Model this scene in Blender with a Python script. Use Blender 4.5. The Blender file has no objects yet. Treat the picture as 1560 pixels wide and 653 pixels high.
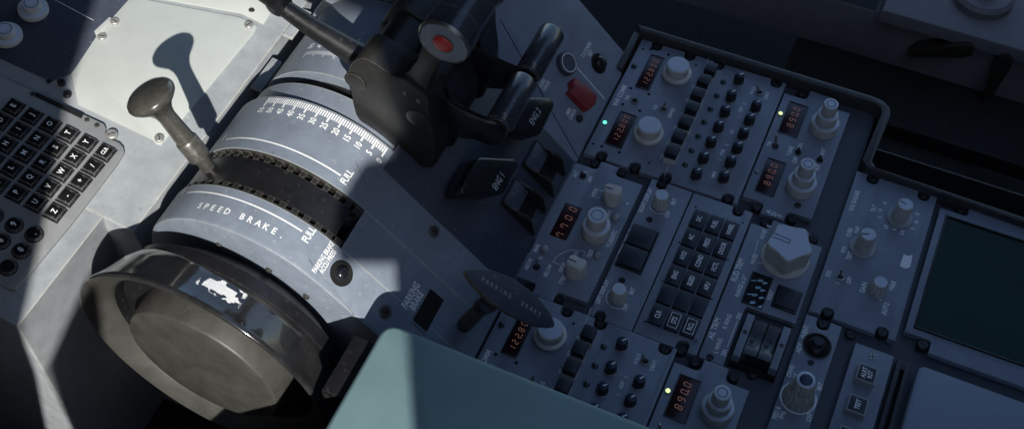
import bpy, bmesh, math, random
from mathutils import Vector, Matrix

random.seed(7)
SC = bpy.context.scene
COL = SC.collection
K = 0.001                      # everything below is written in millimetres; x = aft, y = starboard, z = up
R_ = math.radians

# ------------------------------------------------------------------ camera
FOC = 1715.03
CPOS = Vector((204.849, -561.291, 785.197))
CROT = Matrix(((0.91124, -0.32867, 0.24823), (0.41121, 0.76010, -0.50314), (-0.02331, 0.56056, 0.82779)))
cam = bpy.data.cameras.new('camera')
cam.sensor_width = 36.0
cam.lens = FOC * 36.0 / 1560.0
cam.clip_start = 0.02
cam.clip_end = 200.0
camo = bpy.data.objects.new('camera', cam)
COL.objects.link(camo)
camo.matrix_world = Matrix.Translation(CPOS * K) @ CROT.to_4x4()
SC.camera = camo

# ------------------------------------------------------------------ sky, sun, exposure
SUN_D = Vector((-0.51, 0.63, -0.585)).normalized()          # the way the light travels
to_sun = -SUN_D
w = bpy.data.worlds.new('World')
SC.world = w
w.use_nodes = True
nt = w.node_tree
sky = nt.nodes.new('ShaderNodeTexSky')
sky.sky_type = 'NISHITA'
sky.sun_disc = False
sky.ozone_density = 2.4
sky.sun_elevation = math.asin(to_sun.z)
sky.sun_rotation = math.atan2(to_sun.x, to_sun.y)
bg = nt.nodes['Background']
nt.links.new(sky.outputs[0], bg.inputs[0])
bg.inputs[1].default_value = 0.15
sl = bpy.data.lights.new('sun', 'SUN')
sl.energy = 3.8
sl.angle = R_(0.55)
sl.color = (1.0, 0.965, 0.91)
so = bpy.data.objects.new('sun', sl)
COL.objects.link(so)
so.rotation_euler = SUN_D.to_track_quat('-Z', 'Y').to_euler()
SC.view_settings.view_transform = 'Standard'
SC.view_settings.look = 'None'
SC.view_settings.exposure = 0.58
SC.view_settings.gamma = 1.0


# ------------------------------------------------------------------ materials
def paint(name, col, rough=0.5, var=0.12, nscale=60.0, bump=0.03, bscale=900.0, metal=0.0, wear_glint=None, edgew=0.0008, wamt=0.52,
          spec=0.5, coat=0.0, scuff=None):
    m = bpy.data.materials.new(name)
    m.use_nodes = True
    t = m.node_tree
    N, L = t.nodes, t.links
    p = N['Principled BSDF']
    p.inputs['Roughness'].default_value = rough
    p.inputs['Metallic'].default_value = metal
    p.inputs['Specular IOR Level'].default_value = spec
    p.inputs['Coat Weight'].default_value = coat
    tc = N.new('ShaderNodeTexCoord')
    n1 = N.new('ShaderNodeTexNoise')
    n1.inputs['Scale'].default_value = nscale
    n1.inputs['Detail'].default_value = 6
    n1.inputs['Roughness'].default_value = 0.65
    L.new(tc.outputs['Object'], n1.inputs['Vector'])
    rmp = N.new('ShaderNodeMapRange')
    rmp.inputs['From Min'].default_value = 0.3
    rmp.inputs['From Max'].default_value = 0.7
    rmp.inputs['To Min'].default_value = 1 - var
    rmp.inputs['To Max'].default_value = 1 + var
    L.new(n1.outputs['Fac'], rmp.inputs['Value'])
    mul = N.new('ShaderNodeVectorMath')
    mul.operation = 'SCALE'
    mul.inputs[0].default_value = col[:3]
    L.new(rmp.outputs[0], mul.inputs['Scale'])
    out = mul.outputs[0]
    if scuff:
        ns = N.new('ShaderNodeTexNoise')
        ns.inputs['Scale'].default_value = 210
        ns.inputs['Detail'].default_value = 8
        ns.inputs['Distortion'].default_value = 1.2
        L.new(tc.outputs['Object'], ns.inputs['Vector'])
        rs = N.new('ShaderNodeMapRange')
        rs.inputs['From Min'].default_value = 0.66
        rs.inputs['From Max'].default_value = 0.72
        L.new(ns.outputs['Fac'], rs.inputs['Value'])
        mx = N.new('ShaderNodeMix')
        mx.data_type = 'RGBA'
        L.new(rs.outputs[0], mx.inputs[0])
        L.new(out, mx.inputs[6])
        mx.inputs[7].default_value = (*scuff, 1)
        out = mx.outputs[2]
    if wear_glint:  # edge tone on bevels: wear, on some paints also a drawn-in highlight
        bv = N.new('ShaderNodeBevel')
        bv.samples = 3
        bv.inputs['Radius'].default_value = edgew
        geo = N.new('ShaderNodeNewGeometry')
        dt = N.new('ShaderNodeVectorMath')
        dt.operation = 'DOT_PRODUCT'
        L.new(bv.outputs[0], dt.inputs[0])
        L.new(geo.outputs['Normal'], dt.inputs[1])
        n2 = N.new('ShaderNodeTexNoise')
        n2.inputs['Scale'].default_value = 260
        n2.inputs['Detail'].default_value = 5
        L.new(tc.outputs['Object'], n2.inputs['Vector'])
        one = N.new('ShaderNodeMath')
        one.operation = 'SUBTRACT'
        one.inputs[0].default_value = 1.0
        L.new(dt.outputs['Value'], one.inputs[1])
        mm = N.new('ShaderNodeMath')
        mm.operation = 'MULTIPLY_ADD'
        mm.inputs[1].default_value = 2.2
        L.new(one.outputs[0], mm.inputs[0])
        L.new(n2.outputs['Fac'], mm.inputs[2])
        r2 = N.new('ShaderNodeMapRange')
        r2.inputs['From Min'].default_value = wamt + 0.1
        r2.inputs['From Max'].default_value = wamt + 0.3
        L.new(mm.outputs[0], r2.inputs['Value'])
        mx = N.new('ShaderNodeMix')
        mx.data_type = 'RGBA'
        L.new(r2.outputs[0], mx.inputs[0])
        L.new(out, mx.inputs[6])
        mx.inputs[7].default_value = (*wear_glint, 1)
        out = mx.outputs[2]
    L.new(out, p.inputs['Base Color'])
    # uneven gloss
    rr = N.new('ShaderNodeMapRange')
    rr.inputs['From Min'].default_value = 0.25
    rr.inputs['From Max'].default_value = 0.75
    rr.inputs['To Min'].default_value = max(0.03, rough * 0.78)
    rr.inputs['To Max'].default_value = min(1, rough * 1.22)
    L.new(n1.outputs['Fac'], rr.inputs['Value'])
    L.new(rr.outputs[0], p.inputs['Roughness'])
    if bump:
        n3 = N.new('ShaderNodeTexNoise')
        n3.inputs['Scale'].default_value = bscale
        n3.inputs['Detail'].default_value = 3
        L.new(tc.outputs['Object'], n3.inputs['Vector'])
        b = N.new('ShaderNodeBump')
        b.inputs['Strength'].default_value = bump * 4
        b.inputs['Distance'].default_value = 0.0003
        L.new(n3.outputs['Fac'], b.inputs['Height'])
        L.new(b.outputs[0], p.inputs['Normal'])
    return m


def glow(name, col, strength, base=(0.02, 0.02, 0.02)):
    m = bpy.data.materials.new(name)
    m.use_nodes = True
    p = m.node_tree.nodes['Principled BSDF']
    p.inputs['Base Color'].default_value = (*base, 1)
    p.inputs['Emission Color'].default_value = (*col, 1)
    p.inputs['Emission Strength'].default_value = strength
    p.inputs['Roughness'].default_value = 0.4
    return m


M = {}
M['panel'] = paint('panel_paint', (0.215, 0.245, 0.30), 0.48, wear_glint=(0.42, 0.46, 0.52), edgew=0.0011, var=0.15, nscale=38, wamt=0.6)  # pale bevel tone is edge wear plus painted edge highlights
M['cover'] = paint('cover_paint', (0.20, 0.235, 0.285), 0.46, wear_glint=(0.46, 0.48, 0.44), edgew=0.0018, var=0.13, wamt=0.54, scuff=(0.15, 0.175, 0.21))
M['fair'] = paint('fairing_paint', (0.30, 0.325, 0.34), 0.5, wear_glint=(0.6, 0.6, 0.52), edgew=0.0024, var=0.14, wamt=0.58, scuff=(0.24, 0.26, 0.27))
M['pale'] = paint('pale_paint', (0.49, 0.52, 0.49), 0.5, wear_glint=(0.3, 0.31, 0.3), edgew=0.0008, var=0.05, nscale=30, wamt=0.75)
M['dkpanel'] = paint('dark_panel_paint', (0.050, 0.060, 0.085), 0.5, wear_glint=(0.22, 0.22, 0.22), edgew=0.0006)
M['deck'] = paint('deck_paint', (0.065, 0.073, 0.09), 0.6, var=0.2)
M['rim'] = paint('rim_paint', (0.042, 0.044, 0.046), 0.55, wear_glint=(0.16, 0.14, 0.10), edgew=0.0012, var=0.25)
M['black'] = paint('black_plastic', (0.011, 0.0115, 0.013), 0.36, wear_glint=(0.06, 0.06, 0.06), edgew=0.0007, var=0.2)
M['blackg'] = paint('black_gloss', (0.012, 0.014, 0.018), 0.2, wear_glint=(0.14, 0.12, 0.08), edgew=0.0008, var=0.3, bump=0.01)
M['keyblk'] = paint('key_black', (0.012, 0.012, 0.013), 0.24, wear_glint=(0.26, 0.26, 0.26), edgew=0.0014, var=0.25, coat=0.3)  # grey key edges are highlights painted into the bevel colour
M['void'] = paint('void_black', (0.004, 0.004, 0.005), 0.9)
M['gunmetal'] = paint('lever_paint', (0.019, 0.0185, 0.0165), 0.42, wear_glint=(0.15, 0.14, 0.12), edgew=0.001, wamt=0.58, var=0.3, scuff=(0.045, 0.043, 0.038))  # edge tone doubles as a painted highlight along the lever edges
M['leverhead'] = paint('lever_head', (0.060, 0.058, 0.050), 0.26, wear_glint=(0.2, 0.19, 0.16), edgew=0.0012, var=0.3, scuff=(0.09, 0.088, 0.078), coat=0.4)
M['steel'] = paint('worn_steel', (0.28, 0.27, 0.24), 0.35, metal=0.8, var=0.35, nscale=240)
M['darksteel'] = paint('dark_steel', (0.10, 0.095, 0.085), 0.32, metal=0.5, var=0.3, nscale=200)
M['screw'] = paint('screw_black', (0.030, 0.030, 0.031), 0.35, metal=0.3, var=0.2)
M['silverscrew'] = paint('screw_silver', (0.42, 0.42, 0.40), 0.4, metal=0.5, var=0.25, nscale=300)
M['knob'] = paint('knob_grey', (0.56, 0.55, 0.51), 0.45, var=0.10, nscale=120, wear_glint=(0.68, 0.68, 0.66), edgew=0.0005)
M['knobsky'] = paint('knob_top_sky_tint', (0.50, 0.57, 0.68), 0.4, var=0.04)  # blue of the sky on knob tops, painted into the colour
M['skirt'] = paint('knob_skirt', (0.33, 0.34, 0.35), 0.4, var=0.06)
M['btn'] = paint('button_dark', (0.018, 0.022, 0.032), 0.42, wear_glint=(0.06, 0.065, 0.075), edgew=0.0007, var=0.15)
M['pot'] = paint('pot_black', (0.022, 0.021, 0.02), 0.4, var=0.2)
M['potcap'] = paint('pot_cap_blue', (0.018, 0.030, 0.06), 0.35, var=0.1)
M['white'] = paint('white_print', (0.90, 0.91, 0.90), 0.6, var=0.12, nscale=500, bump=0)
M['whitedim'] = paint('grey_print', (0.88, 0.89, 0.89), 0.6, var=0.15, nscale=500, bump=0)
M['greyprint'] = paint('engraved_grey_print', (0.34, 0.35, 0.36), 0.6, var=0.2, nscale=500, bump=0)
M['grip'] = paint('grip_plastic', (0.032, 0.036, 0.045), 0.24, wear_glint=(0.25, 0.23, 0.2), edgew=0.0012, var=0.3, coat=0.3)
M['worn'] = paint('worn_print', (0.16, 0.165, 0.17), 0.6, var=0.5, nscale=900, bump=0)
M['display'] = paint('display_glass', (0.030, 0.007, 0.009), 0.25, var=0.05, bump=0)
M['amber'] = glow('amber_segments', (1.0, 0.48, 0.38), 0.075)
M['drumdig'] = glow('drum_digits', (0.25, 0.55, 0.85), 0.06, (0.22, 0.40, 0.6))
M['ledon'] = glow('led_green_on', (0.12, 1.0, 0.55), 1.2)
M['ledyel'] = glow('led_yellow_on', (0.75, 1.0, 0.45), 0.8)
M['ledoff'] = paint('led_green_off', (0.01, 0.05, 0.035), 0.2, bump=0)
M['ledpale'] = paint('led_pale_off', (0.35, 0.42, 0.45), 0.3, bump=0)
M['screen'] = paint('screen_glass', (0.006, 0.030, 0.022), 0.3, var=0.25, nscale=14, spec=0.2, bump=0)
M['red'] = paint('red_plastic', (0.62, 0.045, 0.045), 0.38, var=0.2)
M['redguard'] = paint('red_guard', (0.26, 0.025, 0.030), 0.45, wear_glint=(0.35, 0.1, 0.1), edgew=0.0006, var=0.2)
M['wheelrim'] = paint('wheel_gloss', (0.026, 0.026, 0.027), 0.13, var=0.4, coat=0.6, bump=0.004, wear_glint=(0.30, 0.29, 0.27), edgew=0.0009, wamt=0.6)
M['wheelface'] = paint('wheel_face', (0.058, 0.057, 0.051), 0.45, var=0.22, nscale=45, scuff=(0.09, 0.088, 0.078))
M['armrest'] = paint('armrest_vinyl', (0.175, 0.28, 0.295), 0.55, var=0.10, nscale=18, bump=0.08, bscale=1400, wear_glint=(0.36, 0.46, 0.46), edgew=0.003, wamt=0.6)
M['keypad'] = paint('keypad_paint', (0.24, 0.25, 0.25), 0.5, wear_glint=(0.45, 0.45, 0.42), edgew=0.0008, var=0.1, wamt=0.58)
M['handset'] = paint('handset_plate', (0.20, 0.24, 0.31), 0.5, wear_glint=(0.4, 0.43, 0.46), edgew=0.0012, wamt=0.72, var=0.05)
M['carpet'] = paint('carpet', (0.006, 0.008, 0.016), 0.95, var=0.7, nscale=260, bump=0.3, bscale=700)
M['seat'] = paint('seat_shell', (0.20, 0.19, 0.20), 0.55, var=0.12, wear_glint=(0.2, 0.19, 0.19), edgew=0.0015)
M['seatbox'] = paint('seat_box', (0.014, 0.0125, 0.011), 0.7, var=0.3, wear_glint=(0.07, 0.06, 0.05), edgew=0.002)
M['bronze'] = paint('handle_bronze', (0.030, 0.026, 0.019), 0.38, var=0.25, wear_glint=(0.12, 0.10, 0.07), edgew=0.0012)
M['rod'] = paint('rod_olive', (0.085, 0.078, 0.058), 0.42, var=0.3, nscale=150, wear_glint=(0.2, 0.18, 0.13), edgew=0.001)
M['fabric'] = paint('fabric', (0.12, 0.15, 0.18), 0.9, var=0.3, nscale=500, bump=0.3)
M['shade_wall'] = paint('shade_wall_lining', (0.13, 0.125, 0.12), 0.8)  # surface of the added light-blocking walls and ceiling


# ------------------------------------------------------------------ frames and pixel helpers
class Frame:
    def __init__(self, o, M3):
        self.o, self.m = Vector(o), M3
        self.inv = M3.transposed()

    def at(self, px, py, h=0.0):
        """photograph pixel -> (x, y) on this real plane raised by h"""
        d = CROT @ Vector(((px - 780) / FOC, -(py - 326.5) / FOC, -1.0))
        d = self.inv @ d
        c = self.inv @ (CPOS - self.o)
        s = (h - c.z) / d.z
        return (c.x + d.x * s, c.y + d.y * s)

    def pts(self, L, h=0.0):
        return [self.at(*p, h) for p in L]


def slope_m(deg):
    a = R_(deg)
    return Matrix(((math.cos(a), 0, math.sin(a)), (0, 1, 0), (-math.sin(a), 0, math.cos(a))))


PED = Frame((0, 0, 0), Matrix.Identity(3))
SLP = Frame((-5, 0, 0), slope_m(47))
CDU = Frame((-280, 0, 60), slope_m(12))
SIDE = Matrix(((1, 0, 0), (0, 0, -1), (0, 1, 0)))          # local x = aft, local y = up, local z = port


def sidef(v):
    return Frame((0, v, 0), SIDE)


# ------------------------------------------------------------------ mesh builder
class MB:
    def __init__(self):
        self.bm = bmesh.new()

    def _tf(self, vs, M4):
        if M4 is not None:
            for v in vs:
                v.co = M4 @ v.co

    def rings(self, rings, cap0=True, cap1=True, M4=None):
        bm = self.bm
        R = [[bm.verts.new(p) for p in r] for r in rings]
        n = len(R[0])
        for a, b in zip(R, R[1:]):
            for i in range(n):
                bm.faces.new((a[i], a[(i + 1) % n], b[(i + 1) % n], b[i]))
        if cap0:
            bm.faces.new(list(reversed(R[0])))
        if cap1:
            bm.faces.new(R[-1])
        self._tf([v for r in R for v in r], M4)
        return self

    def prism(self, poly, z0, z1, c=0.0, M4=None, cb=0.0):
        P = [Vector((p[0], p[1])) for p in poly]
        Q = []
        for p in P:
            if not Q or (p - Q[-1]).length > 1e-4:
                Q.append(p)
        if (Q[0] - Q[-1]).length < 1e-4:
            Q.pop()
        P = Q
        ar = sum(P[i].x * P[(i + 1) % len(P)].y - P[(i + 1) % len(P)].x * P[i].y for i in range(len(P)))
        if ar < 0:
            P.reverse()

        def inset(d):
            out = []
            n = len(P)
            for i in range(n):
                a = (P[i] - P[i - 1]).normalized()
                b = (P[(i + 1) % n] - P[i]).normalized()
                na, nb = Vector((-a.y, a.x)), Vector((-b.y, b.x))
                t = na + nb
                l = max(0.25, 1 + na.dot(nb))
                out.append(P[i] + t * (d / l))
            return out
        rs = []
        if cb:
            rs.append([(p.x, p.y, z0) for p in inset(cb)])
            rs.append([(p.x, p.y, z0 + cb) for p in P])
        else:
            rs.append([(p.x, p.y, z0) for p in P])
        if c:
            rs.append([(p.x, p.y, z1 - c) for p in P])
            q = inset(c * 0.3)
            rs.append([(p.x, p.y, z1 - c * 0.3) for p in q])
            rs.append([(p.x, p.y, z1) for p in inset(c)])
        else:
            rs.append([(p.x, p.y, z1) for p in P])
        return self.rings(rs, M4=M4)

    def box(self, x0, x1, y0, y1, z0, z1, c=0.0, M4=None, cb=0.0):
        return self.prism([(x0, y0), (x1, y0), (x1, y1), (x0, y1)], z0, z1, c, M4, cb)

    def lathe(self, prof, n=32, M4=None, fl=0, amp=None, cap0=True, cap1=True, ox=0, oy=0, mode='cos'):
        rs = []
        for k, (r, z) in enumerate(prof):
            ring = []
            for i in range(n):
                t = 2 * math.pi * i / n
                a = amp[k] if amp else 0
                q = math.cos(fl * t)
                if mode == 'groove':
                    q = -max(0.0, q) ** 1.5 * 1.3 + 0.3
                rr = r * (1 + a * q)
                ring.append((ox + rr * math.cos(t), oy + rr * math.sin(t), z))
            rs.append(ring)
        return self.rings(rs, cap0, cap1, M4)

    def tube(self, pts, radii, n=14, M4=None):
        P = [Vector(p) for p in pts]
        rs = []
        prev = None
        for i, p in enumerate(P):
            d = (P[min(i + 1, len(P) - 1)] - P[max(i - 1, 0)]).normalized()
            if prev is None:
                u = d.orthogonal().normalized()
            else:
                u = (prev - d * prev.dot(d)).normalized()
            prev = u
            v = d.cross(u)
            rs.append([tuple(p + (u * math.cos(2 * math.pi * k / n) + v * math.sin(2 * math.pi * k / n)) * radii[i]) for k in range(n)])
        return self.rings(rs, M4=M4)

    def face(self, pts, M4=None):
        vs = [self.bm.verts.new(p) for p in pts]
        self.bm.faces.new(vs)
        self._tf(vs, M4)
        return self

    def mesh(self, name, mat, smooth=35):
        bm = self.bm
        bmesh.ops.recalc_face_normals(bm, faces=bm.faces)
        for v in bm.verts:
            v.co *= K
        me = bpy.data.meshes.new(name)
        bm.to_mesh(me)
        bm.free()
        me.materials.append(mat)
        if smooth:
            me.polygons.foreach_set('use_smooth', [True] * len(me.polygons))
            me.set_sharp_from_angle(angle=R_(smooth))
        return me

    def build(self, name, mat, parent=None, loc=(0, 0, 0), rz=0, smooth=35, M3=None):
        return put(name, self.mesh(name, M[mat] if isinstance(mat, str) else mat, smooth), parent, loc, rz, M3)


def put(name, me, parent=None, loc=(0, 0, 0), rz=0, M3=None):
    o = bpy.data.objects.new(name, me)
    COL.objects.link(o)
    if parent:
        o.parent = parent
    o.location = Vector(loc) * K
    if M3 is not None:
        o.rotation_euler = M3.to_euler()
    else:
        o.rotation_euler = (0, 0, rz)
    return o


def tag(o, label=None, cat=None, group=None, kind=None):
    if label:
        o['label'] = label
    if cat:
        o['category'] = cat
    if group:
        o['group'] = group
    if kind:
        o['kind'] = kind
    return o


def thing(name, label, cat, loc=(0, 0, 0), M3=None, group=None):
    o = put(name, None, None, loc, 0, M3)
    o.empty_display_size = 0.02
    return tag(o, label, cat, group)


def copy_tree(o, parent=None):
    c = o.copy()
    COL.objects.link(c)
    if parent:
        c.parent = parent
    for ch in list(o.children):
        copy_tree(ch, c)
    return c


_MC = {}


def cached(key, fn):
    if key not in _MC:
        _MC[key] = fn()
    return _MC[key]


# ------------------------------------------------------------------ lettering
_TC = {}


def glyphs(s):
    """triangles of a string, cap height 1, centred on its own middle; returns (list of polys, width)"""
    if s in _TC:
        return _TC[s]
    cu = bpy.data.curves.new('t', 'FONT')
    cu.body = s
    cu.size = 1.0
    cu.resolution_u = 2
    cu.offset = 0.022
    ob = bpy.data.objects.new('t', cu)
    me = bpy.data.meshes.new_from_object(ob)
    V = [v.co.copy() for v in me.vertices]
    F = [tuple(p.vertices) for p in me.polygons]
    bpy.data.objects.remove(ob)
    bpy.data.curves.remove(cu)
    bpy.data.meshes.remove(me)
    xs = [v.x for v in V]
    x0, x1 = min(xs), max(xs)
    cap = 0.69
    P = [((v.x - (x0 + x1) / 2) / cap, (v.y - cap / 2) / cap) for v in V]
    _TC[s] = (P, F, (x1 - x0) / cap)
    return _TC[s]


def add_text(mb, s, x, y, h, z=0.12, xs=0.85, ang=90.0, fn=None, shear=0.0):
    """ang: direction of the baseline in the panel plane (90 = towards +y)"""
    h *= 1.08
    xs *= 0.9
    P, F, wd = glyphs(s)
    ca, sa = math.cos(R_(ang)), math.sin(R_(ang))
    vs = []
    for (u, v) in P:
        u = (u + shear * v) * h * xs
        v = v * h
        q = (x + u * ca - v * sa, y + u * sa + v * ca, z)
        vs.append(mb.bm.verts.new(fn(*q) if fn else q))
    for f in F:
        try:
            mb.bm.faces.new([vs[i] for i in f])
        except ValueError:
            pass


SEGS = {'0': 'abcdef', '1': 'bc', '2': 'abged', '3': 'abgcd', '4': 'fgbc', '5': 'afgcd', '6': 'afgedc', '7': 'abcf', '8': 'abcdefg', '9': 'abcfgd'}


def add_seg(mb, s, x0, y0, x1, y1, h, z, t=0.12, wr=0.5, slant=0.12):
    """seven-segment digits, centres running from (x0,y0) to (x1,y1); baseline towards +y, up is -x"""
    chars = []
    for ch in s:
        if ch == '.':
            chars[-1] = (chars[-1][0], True)
        else:
            chars.append((ch, False))
    n = len(chars)
    W, th = h * wr, h * t

    def quad(cx, cy, a):
        q = []
        for (u, v) in a:
            u2 = u + slant * v
            q.append((cx - v, cy + u2, z))
        mb.face(q)
    for i, (ch, dot) in enumerate(chars):
        k = i / (n - 1)
        cx, cy = x0 + (x1 - x0) * k, y0 + (y1 - y0) * k
        w2, h2 = W / 2, h / 2
        g = th * 0.35

        def hseg(v):
            quad(cx, cy, [(-w2 + g, v), (-w2 + g + th / 2, v + th / 2), (w2 - g - th / 2, v + th / 2), (w2 - g, v), (w2 - g - th / 2, v - th / 2), (-w2 + g + th / 2, v - th / 2)])

        def vseg(u, va, vb):
            quad(cx, cy, [(u, va + g), (u + th / 2, va + g + th / 2), (u + th / 2, vb - g - th / 2), (u, vb - g), (u - th / 2, vb - g - th / 2), (u - th / 2, va + g + th / 2)])
        sg = SEGS[ch]
        if 'a' in sg: hseg(h2)
        if 'g' in sg: hseg(0)
        if 'd' in sg: hseg(-h2)
        if 'b' in sg: vseg(w2, 0, h2)
        if 'c' in sg: vseg(w2, -h2, 0)
        if 'f' in sg: vseg(-w2, 0, h2)
        if 'e' in sg: vseg(-w2, -h2, 0)
        if dot:
            u = W * 0.86
            d = th * 0.85
            quad(cx, cy, [(u - d, -h2 - d), (u + d, -h2 - d), (u + d, -h2 + d), (u - d, -h2 + d)])


def rounded(P, r, n=4):
    P = [Vector((p[0], p[1])) for p in P]
    out = []
    for i, p in enumerate(P):
        a, b = P[i - 1] - p, P[(i + 1) % len(P)] - p
        d = min(r, a.length * 0.45, b.length * 0.45)
        s0, s1 = p + a.normalized() * d, p + b.normalized() * d
        for k in range(n + 1):
            t = k / n
            q = s0 * (1 - t) ** 2 + p * 2 * t * (1 - t) + s1 * t * t
            out.append((q.x, q.y))
    return out


# ------------------------------------------------------------------ small hardware (shared meshes)
def m_screw(r=3.3, mat='screw'):
    def f():
        mb = MB()
        mb.lathe([(r, -6), (r, -0.8), (r * 0.9, -0.2), (r * 0.82, 0)], 20, cap1=False)
        # slotted head: two half discs with the slot between
        mb.lathe([(r * 0.82, -0.001), (r * 0.8, 0)], 20, cap0=False, cap1=True)
        return mb.mesh('screw', M[mat])
    return cached(('screw', r, mat), f)


def m_slot(r=3.3):
    def f():
        mb = MB()
        mb.box(-r * 0.8, r * 0.8, -0.35, 0.35, 0.02, 0.06)
        return mb.mesh('slot', M['void'])
    return cached(('slot', r), f)


def add_screw(parent, x, y, z=0.0, r=3.3, mat='screw', name='screw', cross=False):
    o = put(name, m_screw(r, mat), parent, (x, y, z), 0)
    s = put('slot', m_slot(r), o, (0, 0, 0), random.uniform(0, 3.1))
    if cross:
        put('slot', m_slot(r), o, (0, 0, 0), s.rotation_euler.z + 1.5708)
    return o


def fluted(r, h, n=12, taper=0.86, amp=0.07, mat='knob'):
    def f():
        mb = MB()
        a = amp
        mb.lathe([(r * 0.98, 0), (r, 0.6), (r * (0.5 + taper / 2), h * 0.5), (r * taper, h - 0.8), (r * taper * 0.95, h)], n * 8,
                 fl=n, amp=[a * 0.6, a, a, a, a * 0.8], mode='groove', cap1=True)
        return mb.mesh('knob', M[mat])
    return cached(('fluted', r, h, n, taper, mat), f)


def ring_mesh(r0, r1, z0, z1, mat, name='ring', n=36):
    def f():
        mb = MB()
        rs = [[(r * math.cos(2 * math.pi * i / n), r * math.sin(2 * math.pi * i / n), z) for i in range(n)]
              for (r, z) in ((r1, z0), (r1, z1), (r0, z1), (r0, z0))]
        mb.rings(rs, False, False)
        return mb.mesh(name, M[mat])
    return cached(('ring', r0, r1, z0, z1, mat, name), f)


def tier(prof, mat, name, n=40):
    def f():
        return MB().lathe(prof, n).mesh(name, M[mat])
    return cached(('tier', tuple(prof), mat, name), f)


def line_mesh(x0, x1, y0, y1, z, mat, name):
    def f():
        return MB().box(x0, x1, y0, y1, z, z + 0.12).mesh(name, M[mat])
    return cached(('line', x0, x1, y0, y1, z, mat, name), f)


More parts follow.
